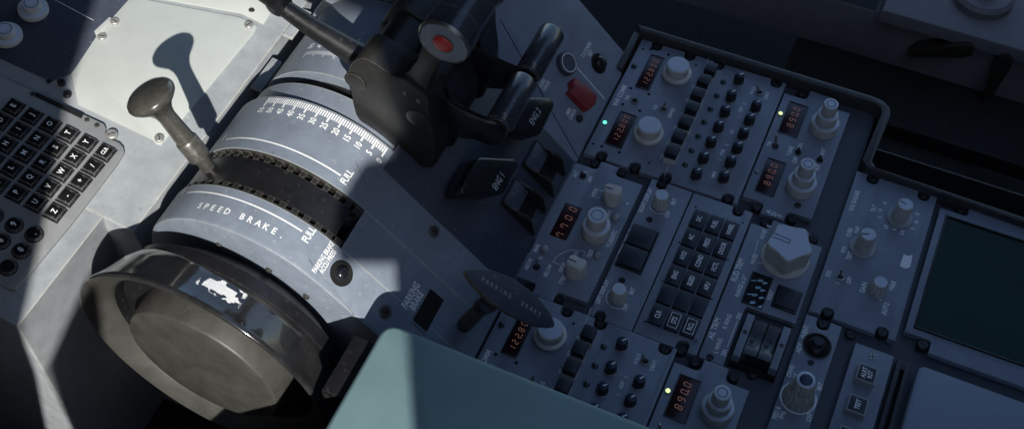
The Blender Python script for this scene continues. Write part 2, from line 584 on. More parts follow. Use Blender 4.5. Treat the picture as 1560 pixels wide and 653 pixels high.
# ------------------------------------------------------------------ instrument panel builder
class Panel:
    def __init__(self, name, label, cat, frame=PED, group=None, h=0.0, origin=None, org_px=None):
        self.f = frame
        if org_px:
            self.ox, self.oy = frame.at(*org_px, h)
        else:
            self.ox, self.oy = origin
        self.h = h
        loc = frame.o + frame.m @ Vector((self.ox, self.oy, h))
        self.root = thing(name, label, cat, loc, frame.m, group)
        self.txt, self.dim, self.seg = MB(), MB(), MB()
        self.nt = self.nd = self.ns = 0

    def at(self, px, py, z=0.0):
        x, y = self.f.at(px, py, self.h + z)
        return x - self.ox, y - self.oy

    def plate(self, poly, z0=-6, z1=0, c=0.7, mat='panel', name='face_plate'):
        self.pl = MB().prism(poly, z0, z1, c).build(name, mat, self.root, smooth=30)
        return self.pl

    def text(self, s, px, py, h=3.0, ang=90, dim=False, xs=0.85, z=0.12):
        x, y = self.at(px, py)
        if dim:
            add_text(self.dim, s, x, y, h, z, xs, ang); self.nd += 1
        else:
            add_text(self.txt, s, x, y, h, z, xs, ang); self.nt += 1
        self.split()

    def stroke(self, pts, wd=0.5, dim=False, z=0.12):
        P = [Vector(self.at(*p)) for p in pts]
        mb = self.dim if dim else self.txt
        for a, b in zip(P, P[1:]):
            d = (b - a).normalized()
            n = Vector((-d.y, d.x)) * wd / 2
            mb.face([(a.x - n.x, a.y - n.y, z), (b.x - n.x, b.y - n.y, z), (b.x + n.x, b.y + n.y, z), (a.x + n.x, a.y + n.y, z)])
        if dim: self.nd += 1
        else: self.nt += 1
        self.split()

    def arc(self, px, py, r, a0, a1, wd=0.5, dim=False, z=0.12):
        x, y = self.at(px, py)
        mb = self.dim if dim else self.txt
        n = max(4, int(abs(a1 - a0) / 9))
        for i in range(n):
            t0, t1 = R_(a0 + (a1 - a0) * i / n), R_(a0 + (a1 - a0) * (i + 1) / n)
            mb.face([(x + q * math.cos(t), y + q * math.sin(t), z) for q, t in ((r - wd / 2, t0), (r + wd / 2, t0), (r + wd / 2, t1), (r - wd / 2, t1))])
        if dim: self.nd += 1
        else: self.nt += 1
        self.split()

    def screw(self, px, py, z=-0.6, r=3.2, mat='screw', cross=False):
        x, y = self.at(px, py, z)
        return add_screw(self.root, x, y, z, r, mat, cross=cross)

    def hole(self, px, py, r=1.1):
        x, y = self.at(px, py)
        return put('hole', tier([(r, 0.0), (r, 0.08)], 'void', 'hole', 14), self.root, (x, y, 0))

    def led(self, px, py, mat='ledoff', r=2.2):
        x, y = self.at(px, py)
        o = put('indicator_lamp', tier([(r * 1.25, 0), (r * 1.25, 0.7), (r, 0.9)], 'btn', 'lamp_bezel', 20), self.root, (x, y, 0))
        put('lens', tier([(r, 0.9), (r * 0.9, 1.5), (r * 0.55, 2.0), (r * 0.15, 2.15)], mat, 'lens', 18), o)
        return o

    def toggle(self, px, py, tilt=(0.5, 0), L=8.0, ring=True, r=0.9, mat='steel'):
        x, y = self.at(px, py)
        o = put('toggle_switch', ring_mesh(2.2, 3.6 if ring else 3.0, 0, 0.8, 'steel' if ring else 'btn', 'bushing'), self.root, (x, y, 0))
        put('socket', tier([(2.25, 0.0), (2.25, 0.25)], 'void', 'socket', 18), o)
        d = Vector((tilt[0], tilt[1], 1)).normalized()
        mb = MB().tube([(0, 0, 0), tuple(d * L * 0.5), tuple(d * L * 0.92), tuple(d * L)], [r * 0.75, r, r * 1.15, r * 0.6], 12)
        mb.build('toggle_lever', mat, o)
        return o

    def knob_tiers(self, px, py, tiers, name='rotary_knob', cap='knobsky', ring=None):
        """tiers: list of (r, z0, z1)"""
        x, y = self.at(px, py)
        o = None
        for i, (r, z0, z1) in enumerate(tiers):
            c = 0.7
            last = i == len(tiers) - 1
            me = tier([(r * 0.97, z0), (r, z0 + 0.5), (r, z1 - c), (r - c * 0.3, z1 - c * 0.3), (r - c, z1)], 'knob', name if i == 0 else 'knob_tier', 48)
            if o is None:
                o = put(name, me, self.root, (x, y, 0), random.uniform(0, 0.5))
            else:
                put('knob_tier', me, o)
            if last or tiers[i + 1][0] < r - 1.6:
                rr = r - 0.9
                put('top_face', tier([(rr, z1), (rr - 0.15, z1 + 0.15)], cap, 'top_face', 48), o)
        if ring:
            z1 = tiers[-1][2]
            put('ring_mark', ring_mesh(ring - 0.3, ring + 0.3, z1 + 0.1, z1 + 0.22, 'btn', 'ring_mark'), o)
        return o

    def knob_fluted(self, px, py, r, h, n=12, skirt=None, mark=None, taper=0.86, rot=0):
        x, y = self.at(px, py)
        z0 = 0
        if skirt:
            z0 = 1.6
            o = put('rotary_knob', tier([(skirt, 0), (skirt, 0.7), (skirt * 0.93, 1.6)], 'skirt', 'knob_skirt', 44), self.root, (x, y, 0))
            put('knob_body', fluted(r, h - z0, n, taper), o, (0, 0, z0))
        else:
            o = put('rotary_knob', fluted(r, h, n, taper), self.root, (x, y, 0))
        rt = r * taper * 0.86
        put('top_face', tier([(rt, h), (rt * 0.97, h + 0.15)], 'knobsky', 'top_face', 36), o)
        if mark is not None:
            put('pointer', line_mesh(-0.2, r * 0.8, -0.45, 0.45, h + 0.15, 'void', 'pointer'), o, (0, 0, 0), R_(mark))
        return o

    def pot(self, px, py, r=4.6, h=9.5, ang=50):
        x, y = self.at(px, py)

        def f():
            mb = MB()
            mb.lathe([(r, 0.6), (r, 1.2), (r * 0.92, h - 0.8), (r * 0.82, h)], 72, fl=12, amp=[0.05, 0.05, 0.05, 0.02])
            return mb.mesh('knob', M['pot'])
        o = put('volume_knob', cached(('pot', r, h), f), self.root, (x, y, 0))
        put('collar', tier([(r * 1.1, 0), (r * 1.1, 0.6), (r * 1.02, 0.8)], 'steel', 'collar', 24), o)
        put('cap', tier([(r * 0.80, h), (r * 0.76, h + 0.35), (r * 0.6, h + 0.55)], 'potcap', 'cap', 24), o)
        put('pointer', line_mesh(0.0, r * 0.76, -0.5, 0.5, h + 0.56, 'white', 'pointer'), o, (0, 0, 0), R_(ang))
        return o

    def knob_bar(self, px, py, r=8.0, h=15, rot=180):
        x, y = self.at(px, py)

        def f():
            n = 56
            rs = []

            def sup(a, b, p, z, dx=0):
                ring = []
                for i in range(n):
                    t = 2 * math.pi * i / n
                    c, s = math.cos(t), math.sin(t)
                    ring.append((dx + a * math.copysign(abs(c) ** (2 / p), c), b * math.copysign(abs(s) ** (2 / p), s), z))
                return ring
            rs = [sup(r, r, 2, 0), sup(r, r, 2, 2.5), sup(r * 0.97, r * 0.93, 2.2, 4), sup(r * 0.93, r * 0.72, 3.2, h * 0.6),
                  sup(r * 0.88, r * 0.62, 4.5, h - 0.7), sup(r * 0.82, r * 0.56, 4.5, h)]
            return MB().rings(rs).mesh('knob', M['knob'], 50)
        o = put('selector_knob', cached(('bar', r, h), f), self.root, (x, y, 0), R_(rot))
        put('pointer', line_mesh(0, r * 0.8, -0.5, 0.5, h, 'void', 'pointer'), o)
        return o

    def display(self, quad, digits=None, c0=None, c1=None, h=5.5, z=0.35, name='digital_display', mat='display', frame=True, slant=0.1):
        pts = [self.at(*p) for p in quad]
        xs = [p[0] for p in pts]; ys = [p[1] for p in pts]
        x0, x1 = sorted(xs)[0:2], sorted(xs)[2:4]
        y0, y1 = sorted(ys)[0:2], sorted(ys)[2:4]
        x0, x1, y0, y1 = sum(x0) / 2, sum(x1) / 2, sum(y0) / 2, sum(y1) / 2
        o = MB().box(x0, x1, y0, y1, 0, z, 0.1).build(name, mat, self.root)
        if frame:
            mb = MB()
            b = 1.0
            for (a0, a1, b0, b1) in ((x0 - b, x0, y0 - b, y1 + b), (x1, x1 + b, y0 - b, y1 + b), (x0, x1, y0 - b, y0), (x0, x1, y1, y1 + b)):
                mb.box(a0, a1, b0, b1, 0, z + 0.5, 0.2)
            mb.build('display_frame', 'btn', o)
        if digits:
            mb = MB()
            a = self.at(*c0); b2 = self.at(*c1)
            xm = (a[0] + b2[0]) / 2
            add_seg(mb, digits, xm, a[1], xm, b2[1], h, z + 0.05, slant=slant)
            mb.build('digits', 'amber', o, smooth=0)
        return (x0, x1, y0, y1)

    def split(self):
        self.done()
        self.txt, self.dim = MB(), MB()
        self.nt = self.nd = 0

    def done(self):
        if self.nt:
            self.txt.build('lettering', 'white', self.root, smooth=0)
        if self.nd:
            self.dim.build('faded_lettering', 'whitedim', self.root, smooth=0)
        return self.root


def notched(x0, x1, y0, y1, top=(), bot=(), d=9.5, rad=3.0):
    """rectangle in (x aft, y starboard) with notches; top/bot: (xa, xb[, depth]) ranges on the y1 / y0 edges"""
    def edge(L, yb, s):
        out = []
        for q in sorted(L):
            xa, xb = max(q[0], x0), min(q[1], x1)
            dd = q[2] if len(q) > 2 else d
            yi = yb - s * dd
            left, right = xa <= x0 + 0.01, xb >= x1 - 0.01
            r = min(rad, (xb - xa) / 2 - 0.05, dd - 0.05)
            if left:
                out.append((xa, yi))
            else:
                out += [(xa, yb)] + [(xa + r - r * math.cos(t), yi + s * (r - r * math.sin(t))) for t in [i * math.pi / 8 for i in range(5)]]
            if right:
                out.append((xb, yi))
            else:
                out += [(xb - r + r * math.sin(t), yi + s * (r - r * math.cos(t))) for t in [i * math.pi / 8 for i in range(5)]] + [(xb, yb)]
        if not out or out[0][0] > x0 + 0.01:
            out.insert(0, (x0, yb))
        if out[-1][0] < x1 - 0.01:
            out.append((x1, yb))
        return out
    b = edge(bot, y0, -1)
    t = edge(top, y1, 1)
    return b + list(reversed(t))

# ================================================================== LARGE STRUCTURE
MV = SIDE.to_4x4()                              # (x, y, z) -> (aft, up, port)


def part_w(mb, name, mat, root, smooth=35):
    """a part whose mesh is written in world millimetres"""
    l = root.location / K
    return mb.build(name, mat, root, (-l.x, -l.y, -l.z), smooth=smooth)


# cabin floor and an added unseen side wall, opening cut to shape the sunlight
fl = MB().box(-900, 1300, -890, 1100, -360, -335).build('floor', 'carpet', None)
tag(fl, kind='structure')

WV = -900.0


def wall_with_hole():
    mb = MB()
    out = [(-900, -340), (1500, -340), (1500, 1700), (-900, 1700)]
    hole = [(36, 288), (84, 318), (126, 487), (151, 530), (178, 575), (219, 637), (201, 575), (185, 522), (198, 474), (262, 436), (440, 470),
            (478, 640), (490, 690), (496, 722), (447, 722), (446, 740), (456, 772), (486, 808), (520, 818),
            (525, 935), (280, 960), (240, 855), (208, 778), (194, 735), (168, 650), (125, 529), (104, 462)]  # outline traced back from the sun patches it has to cast
    bm = mb.bm
    for z in (0, 4):
        vo = [bm.verts.new((p[0], p[1], z)) for p in out]
        vh = [bm.verts.new((p[0], p[1], z)) for p in hole]
        eo = [bm.edges.new((vo[i], vo[(i + 1) % 4])) for i in range(4)]
        eh = [bm.edges.new((vh[i], vh[(i + 1) % len(vh)])) for i in range(len(vh))]
        bmesh.ops.triangle_fill(bm, edges=eo + eh, use_beauty=True)
        if z == 0:
            h0, o0 = vh, vo
        else:
            n = len(vh)
            for i in range(n):
                bm.faces.new((h0[i], h0[(i + 1) % n], vh[(i + 1) % n], vh[i]))
            for i in range(4):
                bm.faces.new((o0[i], o0[(i + 1) % 4], vo[(i + 1) % 4], vo[i]))
    return mb


wl = wall_with_hole().build('shade_wall', 'shade_wall', None, (0, WV, 0), smooth=0, M3=SIDE)
tag(wl, kind='structure')

fw = MB().box(-1000, -860, -900, 1100, -340, 1000).build('shade_wall', 'shade_wall', None)  # added unseen forward wall, blocks sky light from ahead
tag(fw, kind='structure')
aw = MB().box(820, 860, -896, 1100, -340, 1150).build('shade_wall', 'shade_wall', None)  # added unseen aft wall, darkens the aft-facing slope
tag(aw, kind='structure')
cl = MB().box(-1000, 130, -896, 1100, 1000, 1030).build('shade_ceiling', 'shade_wall', None)  # added partial ceiling out of view, shades the forward half
tag(cl, kind='structure')

# centre pedestal: dark deck under the panels, raised rim, body down to the floor
ped = thing('centre_pedestal', 'dark pedestal deck with worn raised rim around the grey radio panels', 'pedestal', (150, -70, -330))
deck = [(-2, 150), (223, 150), (223, 78), (430, 78), (430, -300), (-2, -300)]
part_w(MB().prism(deck, -330, -7.5), 'deck', 'deck', ped)
rim_out = [(-9, 154.5), (215, 154.5), (224, 153), (231, 148), (234, 140), (231.5, 84), (236, 78.5), (440, 75)]
rim_in = [(-3, 147.5), (214, 147.5), (220, 146.5), (224, 143.5), (226, 138), (223.5, 82), (229, 76), (440, 68)]
mb = MB()
poly = rim_out + list(reversed(rim_in))
mb.prism(poly, -60, 8, 1.6)
part_w(mb, 'rim', 'rim', ped, 40)
mb = MB().box(-9, -3, 100, 147, -60, 5, 1).box(-9, 440, 154.5, 156, -330, -60)
part_w(mb, 'side_skirt', 'rim', ped)
deck_root = ped
for (px, py, z, r) in ((1147.6, 567, -4, 4.4), (1296.7, 508, -4, 4.2)):
    x, y = PED.at(px, py, z)
    o = add_screw(ped, x - 150, y + 70, z + 330, r)
# long handset cradle slot sunk in the deck
x0, y0 = PED.at(1366, 547); x1, y1 = PED.at(1386, 555)

# forward pedestal (the sloping console ahead of the quadrant)
fwd = thing('forward_console', 'sloping grey console body with sunlit worn corner left of the trim wheel', 'console', (-400, -120, -330))
top = lambda a: 60 + (-280 - a) * math.tan(R_(12))
mb = MB().prism([(-303, top(-303)), (-345, -170), (-380, -335), (-800, -335), (-800, top(-800))], 252, 357.5, 2.0, MV)
part_w(mb, 'port_body', 'fair', fwd)
mb = MB().prism([(-277, top(-277)), (-277, -335), (-800, -335), (-800, top(-800))], -130, 252, 1.0, MV)
part_w(mb, 'body', 'fair', fwd)
# recessed edge pockets along the drum gap
for (a, b) in (((392, 140), (425, 95)), ((441, 60), (470, 20))):
    p, q = CDU.at(*a), CDU.at(*b)
    o = MB().box(-0.5, 9, 0, q[1] - p[1], 0.1, 3.0, 0.8).build('edge_rail', 'fair', fwd, tuple(CDU.o + CDU.m @ Vector((p[0] - 6, p[1], 0)) - fwd.location / K), M3=CDU.m)

# ------------------------------------------------------------------ throttle quadrant
DC, DR = (-168.0, 40.0), 92.0
quad = thing('throttle_quadrant', 'grey arched throttle quadrant cover with speed brake slot and scales', 'quadrant', (-80, -68, -330))


def prof(Rr, low=-330):
    P = [(-3, low), (-3, -2)]
    t47 = R_(47)
    P.append((DC[0] + DR * math.sin(t47), DC[1] + DR * math.cos(t47)))
    if Rr < DR:
        P.append((DC[0] + Rr * math.sin(t47), DC[1] + Rr * math.cos(t47)))
    for i in range(1, 49):
        th = R_(47 - i * 140 / 48)
        P.append((DC[0] + Rr * math.sin(th), DC[1] + Rr * math.cos(th)))
    P.append((DC[0] - Rr, low))
    return P


def seg(v0, v1, Rr, c=0.0):
    return MB().prism(prof(Rr), -v1, -v0, c, MV)


part_w(seg(-255.5, -222.5, DR, 3.2), 'cover_plate', 'cover', quad, 25)
sc_ = [(-126, -330)] + [(DC[0] + 79 * math.sin(R_(32 - i * 3)), DC[1] + 79 * math.cos(R_(32 - i * 3))) for i in range(42)] + [(DC[0] - 79, -330)]
part_w(MB().prism(sc_, 186, 222.5, 0, MV), 'slot_channel', 'void', quad, 25)
part_w(seg(-186, -132, DR), 'cover_plate', 'cover', quad, 25)
part_w(seg(-132, -112, DR - 5, 0), 'drum_step', 'cover', quad, 25)
part_w(seg(-112, -98, DR - 16), 'slot_channel', 'void', quad, 25)
part_w(seg(-98, -12, DR - 6), 'trim_scale_drum', 'cover', quad, 25)
part_w(seg(-11, 119.3, DR, 1.2), 'aft_plate', 'panel', quad, 25)
mb = MB().prism([(2, -150), (2, -12), (-146, -12), (-146, -150)], -2, 0.5, 0.4)
mb.build('centre_plate', 'dkpanel', quad, tuple(SLP.o - quad.location / K), M3=SLP.m)
sh = [(DC[0] + 122 * math.sin(R_(a)), DC[1] + 122 * math.cos(R_(a))) for a in range(12, 51, 4)]
part_w(MB().prism(sh + [(sh[-1][0] - 26, sh[-1][1] - 62), (-168, 60)], 16, 99, 1.5, MV), 'lever_shroud', 'black', quad, 25)


def drum_at(px, py, Rr=DR):
    d = CROT @ Vector(((px - 780) / FOC, -(py - 326.5) / FOC, -1.0))
    a = d.x ** 2 + d.z ** 2
    ox, oz = CPOS.x - DC[0], CPOS.z - DC[1]
    b = ox * d.x + oz * d.z
    k = ox * ox + oz * oz - Rr * Rr
    q = b * b - a * k
    if q <= 0:
        q = 0
    s = (-b - math.sqrt(q)) / a
    p = CPOS + d * s
    return math.atan2(p.x - DC[0], p.z - DC[1]) * Rr, p.y


def on_drum(Rr=DR):
    def fn(x, y, z):
        th = x / Rr
        t47 = R_(47)
        if th > t47:                      # past the arc the surface runs on straight down the slope
            e = (th - t47) * Rr
            return (DC[0] + (Rr + z) * math.sin(t47) + e * math.cos(t47), y, DC[1] + (Rr + z) * math.cos(t47) - e * math.sin(t47))
        return (DC[0] + (Rr + z) * math.sin(th), y, DC[1] + (Rr + z) * math.cos(th))
    return fn


S47 = R_(47) * DR
SLOT_END = S47 - 1.0
# solid end of the speed brake slot and its leather-dark liner
fd = on_drum()
mb = MB()
mb.prism([(-3, -330), (-3, -2), (DC[0] + DR * math.sin(R_(47)), DC[1] + DR * math.cos(R_(47))), (-125, 60), (-125, -330)], 186, 222.5, 0, MV)
part_w(mb, 'slot_end', 'cover', quad, 25)


def strip(mb, s0, s1, y0, y1, z, fn, n=40):
    for i in range(n):
        a, b = s0 + (s1 - s0) * i / n, s0 + (s1 - s0) * (i + 1) / n
        mb.face([fn(a, y0, z), fn(b, y0, z), fn(b, y1, z), fn(a, y1, z)])


def bent_box(mb, s0, s1, y0, y1, z0, z1, fn, n=1):
    rs = []
    for i in range(n + 1):
        s = s0 + (s1 - s0) * i / n
        rs.append([fn(s, y0, z0), fn(s, y1, z0), fn(s, y1, z1), fn(s, y0, z1)])
    mb.rings(rs)


# dark liner band down the middle of the slot, with toothed detent racks on both sides
mb = MB()
bent_box(mb, -115, SLOT_END - 7, -216.5, -192.5, -9, -2.2, fd, 40)
part_w(mb, 'slot_liner', 'black', quad, 30)
for (ya, yb, side) in ((-192.5, -186, 1), (-222.5, -216.5, -1)):
    mb = MB()
    bent_box(mb, -115, SLOT_END, ya if side < 0 else yb - 1.6, ya + 1.6 if side < 0 else yb, -12, -0.8, fd, 40)
    k = 0
    s = -110.0
    while s < SLOT_END - 6:
        if side > 0:
            bent_box(mb, s, s + 4.6, ya + 0.3, yb - 1.2, -10, -1.6, fd, 2)
        else:
            bent_box(mb, s, s + 5.2, ya + 1.2, yb - 0.3, -10, -1.2, fd, 2)
        s += 10.0
    bent_box(mb, SLOT_END - 6.5, SLOT_END, ya, yb, -12, -1.4, fd, 2)
    part_w(mb, 'detent_rack', 'gunmetal', quad, 30)

# lettering and scales on the arched cover
mb = MB()
wl_pts = [(287.8, 290.7), (341.5, 297.9), (405.2, 321.4), (460.9, 351.2)]
a0 = drum_at(287.8, 290.7)[0]
a1 = drum_at(461, 351)[0]
a1u = drum_at(521, 264)[0]
strip(mb, a0, a1, -230.6, -229.4, 0.15, fd, 40)
part_w(mb, 'travel_mark', 'white', quad, 0)
mb = MB()
strip(mb, drum_at(349, 207)[0], a1u, -176.6, -175.4, 0.15, fd, 40)
for (s, px, py, h) in (('FULL', 469.5, 356, 5.0), ('FULL', 527.5, 268.5, 5.0)):
    q = drum_at(px, py)
    part_w(mb, 'travel_mark', 'white', quad, 0)
    mb = MB()
    add_text(mb, s, q[0] + 0.6, q[1], h, 0.15, 0.85, 90, fd)
for (s, px, py) in (('RET', 281, 290), ('RET', 343, 208)):
    q = drum_at(px, py)
    part_w(mb, 'travel_mark', 'white', quad, 0)
    mb = MB()
    add_text(mb, s, q[0], q[1], 4.0, 0.15, 0.8, 90, fd)
part_w(mb, 'travel_mark', 'white', quad, 0)
mb = MB()
# SPEED BRAKE, letter by letter along the arc
word = 'SPEED BRAKE.'
qa, qb = drum_at(305, 313), drum_at(430, 358)
for i, ch in enumerate(word):
    if ch == ' ':
        continue
    k = i / (len(word) - 1)
    add_text(mb, ch, qa[0] + (qb[0] - qa[0]) * k, qa[1] + (qb[1] - qa[1]) * k, 4.6, 0.15, 1.0, 0, fd)
part_w(mb, 'lettering', 'white', quad, 0)
mb = MB()
# 55..0 scale
s0 = drum_at(409, 152)[0]
s1 = drum_at(585, 233)[0]
yb = -133.5
NB = 55
for i in range(NB + 1):
    s = s0 + (s1 - s0) * i / NB
    L = 9.0 if i % 5 == 0 else 5.6
    wd = 0.72 if i % 5 == 0 else 0.55
    mb.face([fd(s - wd, yb - L, 0.15), fd(s + wd, yb - L, 0.15), fd(s + wd, yb, 0.15), fd(s - wd, yb, 0.15)])
for i in range(12):
    s = s0 + (s1 - s0) * i / 11
    add_text(mb, str(55 - 5 * i), s, yb - 13.0, 4.6, 0.15, 0.9, 90, fd)
part_w(mb, 'scale_lettering', 'white', quad, 0)
# scale of the trim drum further starboard
mb = MB()
fd2 = on_drum(DR - 6)
qs = drum_at(478, 70, DR - 6)
for i in range(26):
    s = qs[0] - 3 + i * 2.1
    for (yy, L) in ((qs[1] + 6.5, (6.5 if i % 5 == 0 else 4)), (qs[1] - 6.5, -(6.5 if i % 5 == 0 else 4))):
        mb.face([fd2(s - 0.4, yy, 0.2), fd2(s + 0.4, yy, 0.2), fd2(s + 0.4, yy + L, 0.2), fd2(s - 0.4, yy + L, 0.2)])
for i in range(6):
    add_text(mb, str(50 - 5 * i), qs[0] - 3 + i * 10.5, qs[1], 4.8, 0.2, 0.95, 90, fd2)
part_w(mb, 'scale_lettering', 'white', quad, 0)


# fittings on the aft slope
def slp_obj(px, py, h=0.0):
    x, y = SLP.at(px, py, h)
    return SLP.o + SLP.m @ Vector((x, y, h)) - quad.location / K


def slope_put(name, me, px, py, h=0.0):
    return put(name, me, quad, slp_obj(px, py, h), 0, SLP.m)


mb = MB().lathe([(9.6, 0.0), (9.6, 0.5), (8.4, 0.6), (8.0, 0.2)], 36, cap1=True)
o = slope_put('button_well', mb.mesh('well', M['void']), 520, 416)
put('button', tier([(5.6, 0.2), (5.4, 1.6), (4.2, 3.4), (2.0, 4.4)], 'blackg', 'button', 28), o)
o = slope_put('button_well', tier([(9.4, 0), (9.4, 0.6), (8.2, 0.7)], 'void', 'button_well', 32), 912, 97)
put('button', tier([(6.5, 0.6), (6.3, 4.5), (4.6, 6.2), (2, 6.6)], 'blackg', 'button', 28), o)
put('button_tip', tier([(3.2, 6.4), (3.0, 7.6), (2.0, 8.0)], 'btn', 'button_tip', 20), o)
o = slope_put('cancel_button', tier([(10.4, 0), (10.4, 5.2), (9.8, 6.0)], 'dkpanel', 'cancel_button', 40), 860, 98)
put('ring_mark', ring_mesh(8.0, 8.7, 6.0, 6.15, 'whitedim', 'ring_mark'), o)
o = slope_put('guard_pivot', tier([(3.4, 0), (3.2, 2.4), (2.4, 3)], 'screw', 'guard_pivot', 20), 881.5, 181)
g0 = SLP.at(885, 145)
gp = [SLP.at(*p, 6) for p in ((877, 119), (888, 129), (890, 127), (909, 147), (906, 160), (894.5, 169), (867.5, 140), (873, 134), (871, 125))]
g = MB().prism([(p[0] - g0[0], p[1] - g0[1]) for p in gp], 0.2, 7.5, 1.2).mesh('red_guard', M['redguard'])
o = slope_put('switch_guard', g, 885, 145)
def sline(mb, pts, wd, z=0.2):
    P = [Vector(SLP.at(*p)) for p in pts]
    for a, b in zip(P, P[1:]):
        d = (b - a).normalized(); n = Vector((-d.y, d.x)) * wd / 2
        mb.face([(a.x - n.x, a.y - n.y, z), (b.x - n.x, b.y - n.y, z), (b.x + n.x, b.y + n.y, z), (a.x + n.x, a.y + n.y, z)])


def slope_mesh(mb, name, mat):
    return mb.build(name, mat, quad, tuple(SLP.o - quad.location / K), M3=SLP.m, smooth=0)


for grp in ((('T.O CONFIG', 893, 76, 3.4), ('TEST', 899, 82, 3.4)), (('HORN', 826, 127, 3.2), ('CANCEL', 832, 131, 3.2)), (('EMER', 866, 170, 3.2), ('CANCEL', 872, 174, 3.2)),
            (('PARKING', 625.5, 449, 5.4), ('BRAKE', 634.5, 457, 5.4)), (('PARKING BRAKE', 492, 391, 3.6), ('ACCU PRESS', 499, 398, 3.6)), (('OFF', 824, 305, 3.0),)):
    mb = MB()
    for (s, px, py, h) in grp:
        q = SLP.at(px, py)
        add_text(mb, s, q[0], q[1], h, 0.75 if s == 'OFF' else 0.2, 0.72, 90)
    slope_mesh(mb, 'plate_lettering', 'white')
mb = MB()
sline(mb, [(879, 103), (921, 151)], 0.9)
slope_mesh(mb, 'guide_line', 'white')
for L in ([(594, 468), (630, 345), (651, 358)], [(684, 384), (692, 430)], [(541, 247), (560, 285)], [(470, 395), (540, 480)], [(515, 386), (545, 340)]):
    mb = MB()
    sline(mb, L, 0.35, 0.1)
    slope_mesh(mb, 'scratch_mark', 'worn')
# seam between the plates, the slot by the parking brake
mb = MB()
sline(mb, [(762, 30), (880, 240)], 1.1, 0.12)
slope_mesh(mb, 'plate_seam', 'void')
q = [SLP.at(*p) for p in ((654.7, 441.4), (675.5, 457.7), (648.8, 505.7), (629, 485))]
qx = [p[0] for p in q]; qy = [p[1] for p in q]
xa, xb, ya, yb2 = min(qx), max(qx), min(qy), max(qy)
mb = MB().box(xa, xb, ya, yb2, 0.05, 0.25)
o = mb.build('brake_slot', 'void', quad, tuple(SLP.o - quad.location / K), M3=SLP.m)
mb = MB()
for (a, b, c, d) in ((xa - 1.2, xa, ya - 1.2, yb2 + 1.2), (xb, xb + 1.2, ya - 1.2, yb2 + 1.2), (xa, xb, ya - 1.2, ya), (xa, xb, yb2, yb2 + 1.2)):
    mb.box(a, b, c, d, 0.05, 1.2, 0.5)
mb.build('slot_frame', 'panel', o)
for (px, py, r) in ((662, 352, 3.6), (588, 475, 4.0)):
    x, y = SLP.at(px, py)
    o = slope_put('screw', m_screw(r, 'darksteel'), px, py, 0.8)
    put('slot', m_slot(r), o, (0, 0, 0), 0.6); put('slot', m_slot(r), o, (0, 0, 0), 2.2)
    put('cup_washer', ring_mesh(r, r + 1.6, -0.8, -0.3, 'steel', 'cup_washer'), o)
for (px, py) in ((334, 373), (410, 411), (467, 451)):
    x, z = sidef(-256).at(px, py)
    o = put('screw', tier([(2.6, 0), (2.5, 1.2), (1.6, 1.9)], 'darksteel', 'side_screw', 16), quad, tuple(Vector((x, -255.8, z)) - quad.location / K), 0, SIDE)

# fixed index ring between cover and wheel
mb = MB()
mb.lathe([(60, -16), (84, 0), (88, 2), (88, 12), (84, 14)], 96, Matrix.Translation((DC[0] - 6, DC[1] - 8, 270)), cap0=True)
for v in mb.bm.verts:
    v.co = MV @ v.co
part_w(mb, 'index_ring', 'black', quad, 30)

# ================================================================== OBJECTS
# ------------------------------------------------------------------ pitch trim wheel
WC = (-180, -316, 25)
wh = thing('trim_wheel', 'large dark glossy pitch trim wheel with dished grey face and chipped white patch', 'trim wheel', WC, SIDE @ Matrix.Rotation(R_(-3), 3, 'X'))
RO = 107.0
rimp = [(88, -33), (94, -33), (95.5, -31), (98, -24), (102, -10), (105.2, -2.5), (106.6, 0.6), (106.2, 2.0), (105, 2.6)]
mb = MB().lathe(rimp, 160, cap0=False, cap1=False)
rim = mb.build('rim', 'wheelrim', wh, smooth=50)
mb = MB().lathe([(105, 2.6), (102.8, 1.8), (100, 0.4), (93, -4.5), (88.5, -8.5), (87, -11), (86.5, -14)], 160, cap0=False, cap1=False)
mb.build('dish', 'wheelface', wh, smooth=50)
MB().lathe([(86.5, -13.5), (86, -32), (60, -32.5)], 128, cap0=False, cap1=False).build('web', 'black', wh, smooth=40)  # black stands in for the deep shade of the recess
mb = MB().lathe([(66.5, -33), (66, -24), (63.8, 0.6), (63.0, 2.0), (61.8, 2.6), (30, 2.8)], 128)
mb.build('hub', 'wheelface', wh, smooth=40)
mb = MB().lathe([(84, -33), (84, -22), (20, -22), (20, -60)], 64)
mb.build('axle_flange', 'black', wh)
# chipped white paint on the rim
F_rim = Frame(WC, SIDE)
# find the patch: rim cone angle where the photograph shows it
mb = MB()
rnd = random.Random(11)
blobs = [(rnd.uniform(0.1, 0.95), rnd.uniform(0, 1), rnd.uniform(0.05, 0.14)) for _ in range(14)]
TH0, TH1 = R_(84.5), R_(64)
NX, NY = 64, 40
holes = [(rnd.random(), rnd.random(), rnd.uniform(0.02, 0.085)) for _ in range(42)]


def rim_pt(th, t, e=0.15):
    z = -26 + 15 * t
    r = 98 + (102 - 98) * (z + 24) / 14 if z < -10 else 102 + (105.2 - 102) * (z + 10) / 7.5
    r += e
    return (r * math.cos(th), r * math.sin(th), z)


for i in range(NX):
    for j in range(NY):
        u, v = (i + .5) / NX, (j + .5) / NY
        edge = min(u * 1.4, (1 - u), v * 0.8, (1 - v))
        bad = any((u - a) ** 2 + ((v - b) * 0.6) ** 2 < r * r * (1.0 if edge > 0.22 else 2.2) for a, b, r in holes[:9 if edge > 0.2 else 42])
        if bad or (edge < 0.01 + 0.05 * rnd.random()):
            continue
        q = [(i / NX, j / NY), ((i + 1) / NX, j / NY), ((i + 1) / NX, (j + 1) / NY), (i / NX, (j + 1) / NY)]
        mb.face([rim_pt(TH0 + (TH1 - TH0) * a, b) for a, b in q])
bmesh.ops.remove_doubles(mb.bm, verts=mb.bm.verts, dist=0.001)
mb.build('chipped_paint_mark', 'white', rim)

